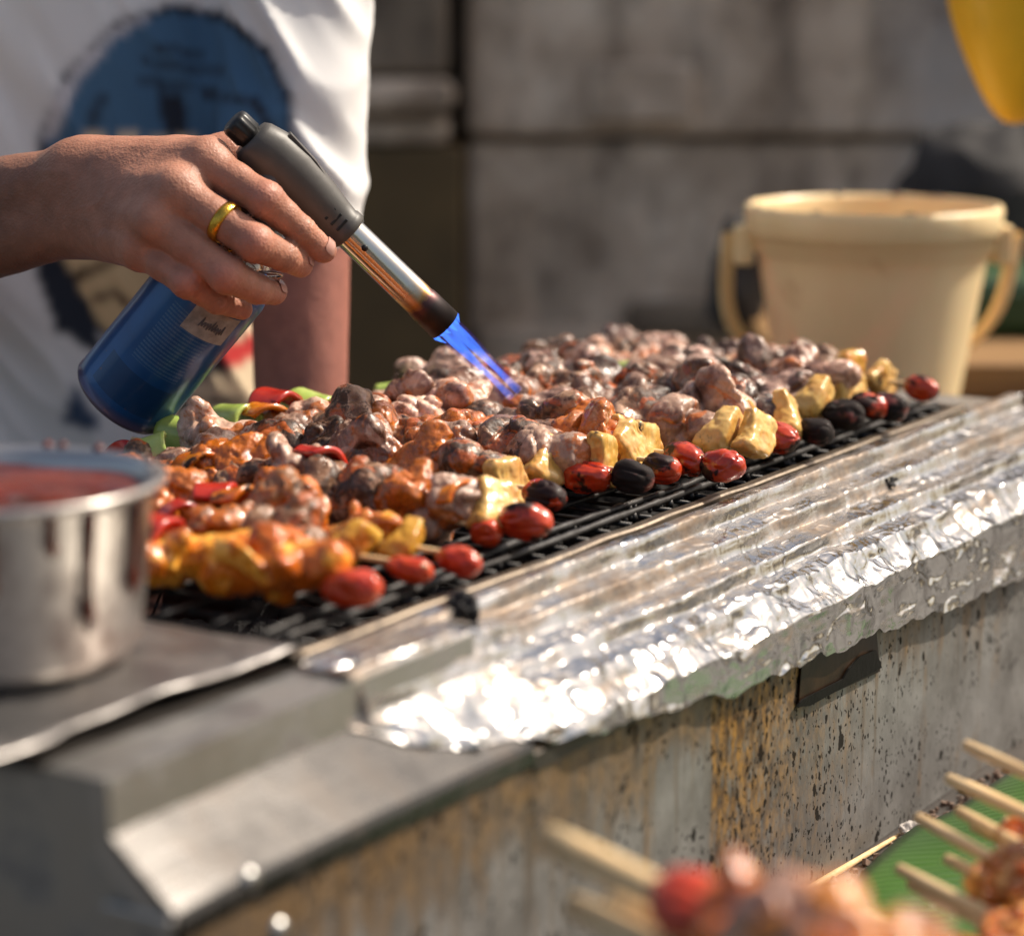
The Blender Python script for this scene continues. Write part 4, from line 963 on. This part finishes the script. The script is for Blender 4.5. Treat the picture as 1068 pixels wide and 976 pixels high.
# ------------------------------------------------------------ person
def V3(v): return np.array(tuple(v))
def body_parts(s, K=.02):
    pass
wrist = P(82, 208, 1.400); elbow = Vector((-.475, 1.52, .105)); shR = Vector((-.455, 1.72, .435))
shL = Vector((-.150, 1.72, .435)); elL = Vector((-.140, 1.640, .135)); wrL = Vector((-.138, 1.60, -.100))
TX, TY = -.305, 1.755
def build_hand():
    s = SDF((-.47, 1.29, .07), (-.075, 1.54, .245), .0014)
    up = V3(P(100, 100, 1.38)-P(100, 200, 1.38)); up /= np.linalg.norm(up)
    side = np.array([0, 1, 0])
    W = V3(wrist); E = V3(elbow)
    d = (W-E)/np.linalg.norm(W-E)
    # forearm: two bones side by side
    for o_, ra, rb in ((.012, .030, .0185), (-.012, .031, .0185)):
        s.cone(E+up*o_*1.5, W+up*o_*.95, ra, rb, .012)
    s.cone(E+d*.02, E+d*.14, .036, .027, .015)
    mcp = {'i': (215, 170, 1.356, .0128), 'm': (184, 199, 1.341, .0128), 'r': (163, 230, 1.340, .0122), 'p': (146, 258, 1.350, .0112)}
    J = {k: V3(P(*v[:3])) for k, v in mcp.items()}
    for j, k in enumerate('imrp'):
        off = up*(.016-.0105*j)
        s.cone(W+off, J[k], .0175-.001*j, mcp[k][3], .010)
        s.cone(W+off+np.array([0, .012, 0]), J[k]+np.array([0, .012, 0]), .015, mcp[k][3]*.9, .010)
        s.cone((W+off)*.35+J[k]*.65+np.array([0, -.0085, 0]), J[k]+np.array([0, -.0010, 0]), .0055, .0125, .006)   # tendon and knuckle
    fing = {
     'i': [(277, 209, 1.337, .0106), (314, 241, 1.346, .0088), (337, 261, 1.354, .0074)],
     'm': [(267, 254, 1.325, .0107), (297, 268, 1.338, .0090), (313, 276, 1.352, .0076)],
     'r': [(237, 287, 1.322, .0106), (268, 301, 1.336, .0088), (286, 305, 1.350, .0073)],
     'p': [(196, 295, 1.330, .0092), (226, 313, 1.340, .0079), (252, 322, 1.354, .0064)]}
    for k, L in fing.items():
        a = J[k]; ra = mcp[k][3]*.93
        mid = (a+V3(P(*L[0][:3])))/2; rm = (ra+L[0][3])/2*.88
        s.cone(a, mid, ra, rm, .0035); s.cone(mid, V3(P(*L[0][:3])), rm, L[0][3]*.94, .003)
        s.ell(V3(P(*L[0][:3]))+np.array([-.0005, -.0022, .0006]), np.array([.0088, .0092, .0088])*(L[0][3]/.0106), .004)
        q0 = V3(P(*L[0][:3]))
        for (x, y, Y, r), (x1, y1, Y1, r1) in zip(L[:-1], L[1:]):
            A_ = V3(P(x, y, Y)); B_ = V3(P(x1, y1, Y1)); mm = (A_+B_)/2
            s.cone(A_, mm, r*.95, (r+r1)/2*.88, .002); s.cone(mm, B_, (r+r1)/2*.88, r1*.95, .002)
    # webs
    s.cone(J['i']+np.array([.002, .012, -.006]), J['m']+np.array([.008, .012, .002]), .009, .009, .006)
    # thumb behind the torch
    T0 = W+up*.014+np.array([.010, .012, 0]); T1 = V3(P(188, 172, 1.392)); T2 = V3(P(236, 160, 1.402)); T3 = V3(P(283, 186, 1.407))
    s.cone(T0, T1, .017, .015, .010); s.cone(T1, T2, .0135, .0115, .006); s.cone(T2, T3, .011, .0085, .004)
    # palm side
    s.cone(W+np.array([.01, .022, -.006]), V3(P(175, 235, 1.372)), .016, .014, .012)
    # creases across the back of the finger joints
    V, Fc = s.mesh()
    # colour
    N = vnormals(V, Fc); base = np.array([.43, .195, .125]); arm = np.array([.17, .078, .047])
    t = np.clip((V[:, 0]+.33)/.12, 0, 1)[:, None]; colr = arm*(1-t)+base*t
    def spot(c, r, cl, amt):
        nonlocal colr
        dd = np.linalg.norm(V-c, axis=1); f = (np.exp(-(dd/r)**2)*amt)[:, None]; colr = colr*(1-f)+np.array(cl)*f
    disp = np.zeros(len(V))
    for k, L in fing.items():
        spot(J[k]+np.array([0, -.010, .004]), .011, (.46, .22, .145), .75)
        pip = V3(P(*L[0][:3])); spot(pip+np.array([0, -.008, .002]), .009, (.52, .20, .14), .7)
        tip = V3(P(*L[2][:3])); spot(tip, .010, (.56, .24, .18), .6)
        ax = V3(P(*L[1][:3]))-V3(P(*L[0][:3])); ax /= np.linalg.norm(ax)
        for jn, am in ((pip, .0011), (V3(P(*L[1][:3])), .0008)):
            sx = (V-jn)@ax; dd = np.linalg.norm(V-jn, axis=1)
            disp -= am*np.exp(-(dd/.0125)**4)*np.maximum(0, np.cos(sx*2*math.pi/.0034))**3*np.exp(-(sx/.0055)**2)
    # veins and tendons on the back of the hand
    disp += .0004*fbm(V, 50, 3, 2)+.00010*fbm(V*np.array([1, 1, 1]), 260, 8, 2)
    vein = 1-np.abs(vnoise(V*np.array([.6, 1, 1.2]), 55, 21))*4; disp += .0004*np.maximum(0, vein)*np.exp(-((V[:, 0]+.235)/.05)**2)
    mo = fbm(V, 120, 5, 3)[:, None]; colr = colr*(1+.10*mo)
    return V+N*disp[:, None], Fc, colr, J, fing
HV, HF, HC, J, fing = build_hand()
cut = HV[:, 0] > -.999
def build_body():
    s = SDF((-.62, 1.44, -.95), (-.0, 1.98, .80), .0075)
    c = lambda a, b, ra, rb, k=.03, sq=None: s.cone(a, b, ra, rb, k, False, sq)
    flat = ((0, 1, 0), 1.45)
    c((TX, TY, .02), (TX, TY, .20), .122, .120, .02, flat); c((TX, TY, .20), (TX, TY, .36), .120, .116, .02, flat)
    c((shR.x+.03, TY, .42), (shL.x-.03, TY, .42), .055, .055, .04); c((TX, TY, .42), (TX, TY+.0, .50), .055, .05, .03)
    c((TX, TY, .0), (TX, TY, -.05), .14, .14, .03, flat)
    for sx_ in (-1, 1):
        c((TX+sx_*.08, TY, -.08), (TX+sx_*.085, TY-.01, -.47), .080, .055, .03); c((TX+sx_*.085, TY-.01, -.47), (TX+sx_*.09, TY+.01, -.87), .052, .036, .02)
        c((TX+sx_*.09, TY+.02, -.92), (TX+sx_*.10, TY-.13, -.925), .032, .026, .02)
    c(shR, (-.462, 1.60, .26), .044, .040); c((-.462, 1.60, .26), elbow, .040, .038)
    c(elbow, elbow.lerp(wrist, .22), .040, .036, .02)
    c(shL, elL, .034, .033); c(elL, wrL, .0345, .027, .01)
    c(wrL, wrL+Vector((.004, -.03, -.05)), .026, .026, .02, ((1, 0, 0), 1.5))
    for j in range(4):
        b_ = wrL+Vector((-.004+.004*j, -.052+.018*j, -.080)); c(b_, b_+Vector((.002, -.006, -.045+.003*abs(j-1))), .0088, .0075, .004)
    c(wrL+Vector((0, -.035, -.03)), wrL+Vector((-.006, -.068, -.07)), .012, .009, .006)
    hc = np.array([TX+.02, TY-.035, .625])
    s.ell(hc, (.074, .092, .098), .02); s.ell(hc+np.array([0, -.03, -.065]), (.050, .055, .050), .03)
    s.cone(hc+np.array([0, -.088, .01]), hc+np.array([0, -.108, -.025]), .007, .013, .012)
    for sx_ in (-1, 1):
        s.ell(hc+np.array([sx_*.076, .008, -.005]), (.010, .018, .028), .01); s.ell(hc+np.array([sx_*.031, -.094, .012]), (.015, .010, .010), .006, sub=True)
        s.ell(hc+np.array([sx_*.031, -.082, .012]), (.012, .010, .010), .004)
    s.ell(hc+np.array([0, -.086, -.055]), (.022, .012, .006), .006); s.ell(hc+np.array([0, -.084, -.066]), (.018, .012, .007), .006)
    s.cone((TX, TY-.005, .46), (TX+.015, TY-.02, .56), .052, .050, .02)
    V, Fc = s.mesh()
    colr = np.tile(np.array([.30, .125, .085]), (len(V), 1))*(1+.08*fbm(V, 30, 3)[:, None])
    # the left forearm is rosier
    f = np.exp(-((V[:, 0]+.13)/.08)**2)[:, None]*(V[:, 2] < .2)[:, None]; colr = colr*(1-f)+np.array([.36, .145, .11])*f
    return V, Fc, colr
BV, BF, BC = build_body()
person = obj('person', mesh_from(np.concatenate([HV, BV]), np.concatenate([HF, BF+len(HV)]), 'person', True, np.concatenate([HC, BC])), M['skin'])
tag(person, 'person in a white printed t-shirt holding the blue gas torch over the skewers', 'person')

# shirt with an abstract print
def build_shirt():
    s = SDF((-.62, 1.46, -.12), (-.0, 1.96, .53), .0034)
    flat = ((0, 1, 0), 1.42)
    c = lambda a, b, ra, rb, k=.03, sq=None: s.cone(a, b, ra, rb, k, False, sq)
    c((TX, TY, -.06), (TX, TY, .20), .158, .152, .03, flat); c((TX, TY, .20), (TX, TY, .36), .152, .148, .03, flat)
    c((shR.x+.03, TY, .42), (shL.x-.03, TY, .42), .064, .064, .04)
    c(shR, (-.462, 1.60, .26), .062, .060, .02); c((-.462, 1.60, .26), (-.470, 1.56, .18), .060, .064, .01)
    c(shL, Vector((-.146, 1.642, .125)), .055, .044, .028)
    # open hems and neck
    s.ell((-.470, 1.545, .125), (.10, .09, .045), .004, sub=True); s.ell((-.140, 1.635, .068), (.060, .058, .050), .004, sub=True)
    s.ell((TX, TY-.02, .535), (.085, .085, .07), .006, sub=True)
    V, Fc = s.mesh(); N = vnormals(V, Fc)
    Vr = np.stack([V[:, 0]*.85+V[:, 2]*.5, V[:, 1], V[:, 2]*.85-V[:, 0]*.5], 1); Vs = Vr+.02*np.stack([vnoise(V, 9, 71), vnoise(V, 9, 72), vnoise(V, 9, 73)], 1)
    fold = .0075*(1-2*np.abs(vnoise(Vs*np.array([1.6, 1, .40]), 12, 31)))+.0035*(1-2*np.abs(vnoise(Vs*np.array([1.7, 1, .45]), 30, 33)))+.006*vnoise(V, 5, 35)
    V = V+N*fold[:, None]
    for _ in range(1):
        pass
    # picture coordinates of the print, measured on the chest
    X = V[:, 0]; Z = V[:, 2]
    d = V-np.array([0, 0, H]); fy = d[:, 1]*cp-d[:, 2]*sp; px = CX+F*X/fy; py = CY-F*(d[:, 1]*sp+d[:, 2]*cp)/fy
    front = (N[:, 1] < .15) & (V[:, 1] < TY) & (px < 312)
    colr = np.tile(np.array([.74, .73, .72]), (len(V), 1))
    nz = 1.2*vnoise(V, 40, 41)
    def poly(pts):
        ins = np.zeros(len(px), bool); x, y = px+nz*.5, py+nz*.5
        for i in range(len(pts)):
            x1, y1 = pts[i]; x2, y2 = pts[(i+1) % len(pts)]
            c_ = ((y1 > y) != (y2 > y)) & (x < (x2-x1)*(y-y1)/((y2-y1)+1e-9)+x1); ins ^= c_
        return ins & front
    NAVY = (.020, .026, .040); BLUE = (.060, .145, .25); TAN = (.70, .50, .27); TAN2 = (.80, .64, .44); RED = (.60, .04, .04)
    def paint(m_, c_): colr[m_] = c_
    paint(poly([(36, 200), (40, 140), (70, 70), (120, 22), (180, 4), (235, 14), (280, 50), (304, 95), (310, 150), (300, 210), (285, 240), (284, 350), (60, 350), (40, 290)]), NAVY)
    paint(poly([(48, 150), (66, 92), (112, 38), (178, 12), (232, 22), (272, 56), (296, 100), (302, 140), (290, 200), (60, 170)]), BLUE)
    paint(poly([(44, 150), (56, 105), (88, 56), (130, 24), (165, 14), (120, 40), (82, 85), (60, 140)]), (.60, .58, .60))
    for a, b in (((150, 62), (235, 74)), ((162, 48), (215, 54)), ((144, 82), (225, 92))):
        paint(poly([a, b, (b[0], b[1]+5), (a[0], a[1]+6)]), NAVY)
    paint(poly([(92, 135), (96, 108), (110, 96), (118, 100), (104, 112), (100, 138)]), NAVY); paint(poly([(165, 95), (190, 98), (196, 142), (172, 142)]), NAVY)
    paint(poly([(210, 95), (270, 100), (290, 140), (278, 142), (262, 110), (212, 102)]), NAVY)
    for k in range(4): paint(poly([(88+k*32, 140), (112+k*32, 140), (108+k*32, 156), (92+k*32, 156)]), TAN2)
    paint(poly([(60, 262), (80, 250), (150, 240), (200, 300), (170, 350), (110, 345), (88, 310)]), TAN)
    paint(poly([(75, 285), (130, 262), (134, 268), (80, 296)]), (.10, .06, .03)); paint(poly([(92, 310), (120, 300), (150, 330), (146, 336), (118, 310), (94, 318)]), (.12, .07, .04))
    paint(poly([(36, 275), (60, 280), (90, 340), (110, 360), (100, 372), (60, 340)]), NAVY)
    paint(poly([(225, 360), (272, 320), (275, 375), (268, 452), (180, 452), (165, 420)]), TAN2)
    paint(poly([(228, 362), (268, 346), (266, 372), (236, 388), (218, 386)]), RED); paint(poly([(195, 378), (225, 366), (240, 388), (200, 398)]), NAVY)
    paint(poly([(178, 420), (256, 412), (256, 418), (178, 430)]), NAVY); paint(poly([(62, 445), (78, 400), (104, 440), (104, 446)]), (.05, .08, .14)); paint(poly([(266, 380), (280, 400), (278, 450), (270, 452)]), NAVY)
    for _ in range(1):
        acc = np.zeros_like(colr); w_ = np.zeros(len(V))
        for a_ in range(4):
            for b_ in range(4):
                np.add.at(acc, Fc[:, a_], colr[Fc[:, b_]]); np.add.at(w_, Fc[:, a_], 1)
        colr = acc/w_[:, None]
    return V, Fc, colr
SV, SF, SCc = build_shirt()
obj('shirt', mesh_from(SV, SF, 'shirt', True, SCc), M['shirt'], person)['label'] = 'white cotton t-shirt with a dark blue and tan print'
s = SDF((-.50, 1.56, -.93), (-.0, 1.96, .06), .009)
for sx_ in (-1, 1):
    s.cone((TX+sx_*.08, TY, -.08), (TX+sx_*.085, TY-.01, -.47), .094, .075, .03); s.cone((TX+sx_*.085, TY-.01, -.47), (TX+sx_*.09, TY+.01, -.85), .074, .062, .02)
s.cone((TX, TY, -.02), (TX, TY, -.07), .130, .140, .03, False, ((0, 1, 0), 1.42))
V, Fc = s.mesh(); obj('trousers', mesh_from(V, Fc), M['trousers'], person)
s = SDF((TX-.10, TY-.16, .52), (TX+.14, TY+.12, .76), .006); hc = np.array([TX+.02, TY-.035, .625])
s.ell(hc+np.array([0, .012, .020]), (.082, .096, .098), .01); s.ell(hc+np.array([0, -.085, -.03]), (.060, .06, .075), .01, sub=True)
V, Fc = s.mesh(); N = vnormals(V, Fc); obj('hair', mesh_from(V+N*(.004*vnoise(V*np.array([1, 1, .3]), 150, 3))[:, None], Fc), M['hair'], person)
# gold ring on the middle finger
ra_ = Vector(J['m']); rb_ = P(*fing['m'][0][:3]); tt = .60
rc = ra_.lerp(rb_, tt); rad_ = .0106
Mx = axis_frame(rc-(rb_-ra_).normalized()*.0030, rb_)
MB().lathe([(rad_-.0004, 0), (rad_+.0006, 0), (rad_+.0012, .0012), (rad_+.0014, .0030), (rad_+.0012, .0048), (rad_+.0006, .006), (rad_-.0004, .006)], 48, Mx, True).obj('gold_ring', M['gold'], person)
# finger nails
mbn = None
M['nail'] = simple('nail', (.52, .27, .21), .25, 0, .05)
for k, az in (('i', (.35, -.35, .5)), ('m', (.35, -.35, .4)), ('r', (.3, -.4, .4))):
    tip = P(*fing[k][2][:3]); dip = P(*fing[k][1][:3]); ax = (tip-dip).normalized(); n_ = Vector((.25, -.55, .55)); n_ = (n_-ax*n_.dot(ax)).normalized(); b_ = ax.cross(n_)
    r = fing[k][2][3]+.0004; rows = []
    for i in range(9):
        x = -.004+i*.0011; wd = .72*(1-((i-4)/5.2)**4)
        rows.append([tip+ax*x+(n_*math.cos(a)+b_*math.sin(a))*(r*(1-.10*max(0, i-5))) for a in np.linspace(-wd, wd, 11)])
    MB().sheet(rows).obj('fingernail', M['nail'], person)

# ------------------------------------------------------------ things on the counter in front of the grill
# lone skewer stick along the foot of the grill
pa = Pz(940, 869, ZT+.003); pb = Pz(772, 970, ZT+.003); pb2 = Pz(815, 945, ZT+.003)
t = thing('bamboo_stick', pa, 'single clean bamboo stick lying along the foot of the stained grill panel', 'stick')
MB().tube([Vector((0, 0, 0)), (pb-pa)*.5, (pb-pa)], [.0010, .0022, .0022], 10).obj('shaft', M['stick'], t)
# crumbs
mb = MB(); rs = np.random.RandomState(11)
for k in range(420):
    u = rs.uniform(.10, .62); c = .066+abs(rs.normal(0, .022)); r = rs.uniform(.0008, .0030)
    Mx = Matrix.Translation(G(u, c, ZT+r*.5))@Euler(rs.uniform(0, 6, 3)).to_matrix().to_4x4(); mb.box((-r, -r*.8, -r*.5), (r, r*.7, r*.5), r*.2, Mx)
tag(mb.obj('crumbs', M['crumb']), 'burnt crumbs and ash scattered along the foot of the grill', 'crumbs', kind='stuff')
# crumpled napkin by the end of the stick
V, Fc = blobmesh((0, 0, 0), (.011, .007, .005), 9, .0012, .5, 6); o = obj('paper_scrap', mesh_from(V, Fc), simple('paper', (.55, .50, .46), .8)); o.location = Pz(948, 866, ZT+.006)
tag(o, 'small crumpled scrap of pale paper at the tip of the bamboo stick', 'scrap')
# banana leaf on a low tray
ZL = -.165
ltray = thing('leaf_tray', Pz(1060, 930, ZL), 'shallow steel tray under the banana leaf at the bottom right', 'tray')
cr = [Pz(x, y, ZL) for x, y in ((800, 1010), (915, 900), (958, 862), (1060, 802), (1250, 720), (1500, 900), (1150, 1300))]
cc0 = ltray.location
q = [v-cc0 for v in cr]; n = len(q); mb = MB(); ctr = sum(q, Vector())/n
q2 = [ctr+(v-ctr)*.94 for v in q]
mb.add([v+Vector((0, 0, -.012)) for v in q2]+[v+Vector((0, 0, -.0385)) for v in q2], [tuple(range(n)), tuple(range(2*n-1, n-1, -1))]+[(i, i+n, (i+1) % n+n, (i+1) % n) for i in range(n)], False)
mb.obj('tray_body', M['steel_dark'], ltray)
edge = [(858, 985), (872, 945), (884, 930), (900, 910), (918, 893), (935, 877), (954, 862), (975, 852), (995, 842), (1012, 830), (1030, 817), (1048, 806), (1100, 780), (1180, 745)]
rows = []
for i, (x, y) in enumerate(edge):
    e = Pz(x, y, ZL-.004); row = []
    d = Vector((.55, -.80, 0))
    for j in range(30):
        s_ = j/29*.34; p_ = e+d*s_; p_.z = ZL-.004+.010*(1-math.exp(-s_*40))+.0016*math.sin(s_*60+i*.5)*math.exp(-s_*6); row.append(p_)
    rows.append(row)
dense_rows = []
for a, b in zip(rows[:-1], rows[1:]):
    for k in range(4): dense_rows.append([p_.lerp(q_, k/4) for p_, q_ in zip(a, b)])
dense_rows.append(rows[-1])
lf = MB().sheet(dense_rows).obj('banana_leaf', M['leaf']); md = lf.modifiers.new('t', 'SOLIDIFY'); md.thickness = .0006
tag(lf, 'glossy green banana leaf under the raw skewers at the bottom right', 'leaf')
# skewers on the leaf: handles point away from the viewer
RG = 'uncooked skewers resting handle-outwards on the banana leaf'
def fskewer(px, py, Y, px2, py2, Y2, seq, label, grp, r='STL', food_at=.055, L=.24, sc_=1.0, thick=1.0):
    a = P(px, py, Y); b = P(px2, py2, Y2); d = (b-a); tl_ = d.length; dn = d.normalized()
    t = thing('raw_skewer', a, label, 'skewer', (0, 0, 0), grp); t.rotation_euler = dn.to_track_quat('X', 'Z').to_euler()
    o = share('stick', STL, M['stick'], t); o.scale = (L/.24, thick, thick)
    x = tl_
    for c in seq:
        w_ = {'T': .026, 'K': .030, 'N': .032, 'R': .013, 'Y': .022}[c]*sc_
        me = {'T': TOM[0], 'K': random.choice(CHK), 'N': random.choice(MEAT), 'R': PEP[0], 'Y': PINE[0]}[c]
        o = share({'T': 'tomato', 'K': 'chicken_piece', 'N': 'meat_piece', 'R': 'pepper_piece', 'Y': 'pineapple_chunk'}[c], me, M[{'T': 'tom', 'K': 'chicken', 'N': 'raw', 'R': 'pep_red', 'Y': 'pine_glazed'}[c]], t)
        o.location = (x+w_/2, 0, 0); o.rotation_euler = (random.uniform(0, 6), 0, random.uniform(-.2, .2)); o.scale = (sc_,)*3; x += w_
    return t
FS = [
 (1008, 777, 1.10, 1120, 828, 1.00, 'KNR', 'uppermost bamboo handle at the right edge above the leaf', .075),
 (990, 812, 1.11, 1110, 868, 1.00, 'KKN', 'long bamboo handle second from the top, its tip over the dark wall corner', .070),
 (1008, 818, 1.12, 1130, 876, 1.01, 'KKR', 'bamboo handle lying tight behind the second one with a shorter tip', .080),
 (1000, 846, 1.10, 1085, 892, 1.02, 'KK', 'bamboo handle whose tip touches the far leaf edge', .055),
 (1049, 857, 1.12, 1120, 886, 1.05, 'KR', 'short stub of bamboo handle at the right edge over dark green leaf', .05),
 (1016, 862, 1.11, 1072, 889, 1.05, 'KK', 'bamboo handle in the middle just above the orange glazed meat', .042),
 (958, 853, 1.10, 1052, 905, 1.00, 'KKN', 'bamboo handle whose tip is beside the scrap of paper', .060),
 (988, 896, 1.07, 1040, 921, 1.01, 'KK', 'short bamboo handle that runs into the orange glazed meat', .036),
 (938, 906, 1.05, 1060, 968, .95, 'KRN', 'long bamboo handle lying across the middle of the leaf', .075),
 (950, 922, 1.045, 1056, 978, .95, 'KNR', 'bamboo handle just in front of the long one across the leaf', .072),
 (878, 942, 1.01, 1005, 999, .90, 'KNR', 'leftmost bamboo handle on the leaf near the lower edge', .062),
]
for i, (x, y, Y, x2, y2, Y2, seq, lab, fa) in enumerate(FS):
    fskewer(x, y, Y, x2, y2, Y2, seq, lab, RG, food_at=fa, L=.19, thick=.98, sc_=.85)
# raised tray nearest the viewer
ft = thing('serving_tray', (.19, .74, ZT), 'steel serving box nearest the viewer below the blurred skewers', 'tray')
mb = MB(); mb.box((-.17, -.15, 0), (.28, .10, .098), .004); mb.obj('tray_body', M['steel_dark'], ft)
NG = 'blurred raw skewers nearest the viewer at the bottom'
fskewer(572, 874, .86, 692, 932, .80, 'TKNK', 'nearest thick blurred skewer with a red tomato at the bottom centre', NG, L=.2, sc_=1.25, thick=2.0)
fskewer(598, 944, .84, 740, 1012, .77, 'KNK', 'blurred bamboo handle at the very bottom, left of the others', NG, L=.2, sc_=.9, thick=1.7)
fskewer(640, 940, .86, 790, 1010, .78, 'KNK', 'blurred bamboo handle at the bottom just under the red tomato', NG, L=.2, sc_=.9, thick=1.6)
fskewer(700, 935, .87, 765, 962, .80, 'KNNK', 'blurred skewer of pale meat behind the red tomato at the bottom', NG, L=.2, sc_=.9, thick=1.1)
fskewer(790, 968, .90, 800, 972, .88, 'NNK', 'blurred pale meat skewer at the bottom near the bamboo stick end', NG, L=.2, sc_=.85, thick=1.1)
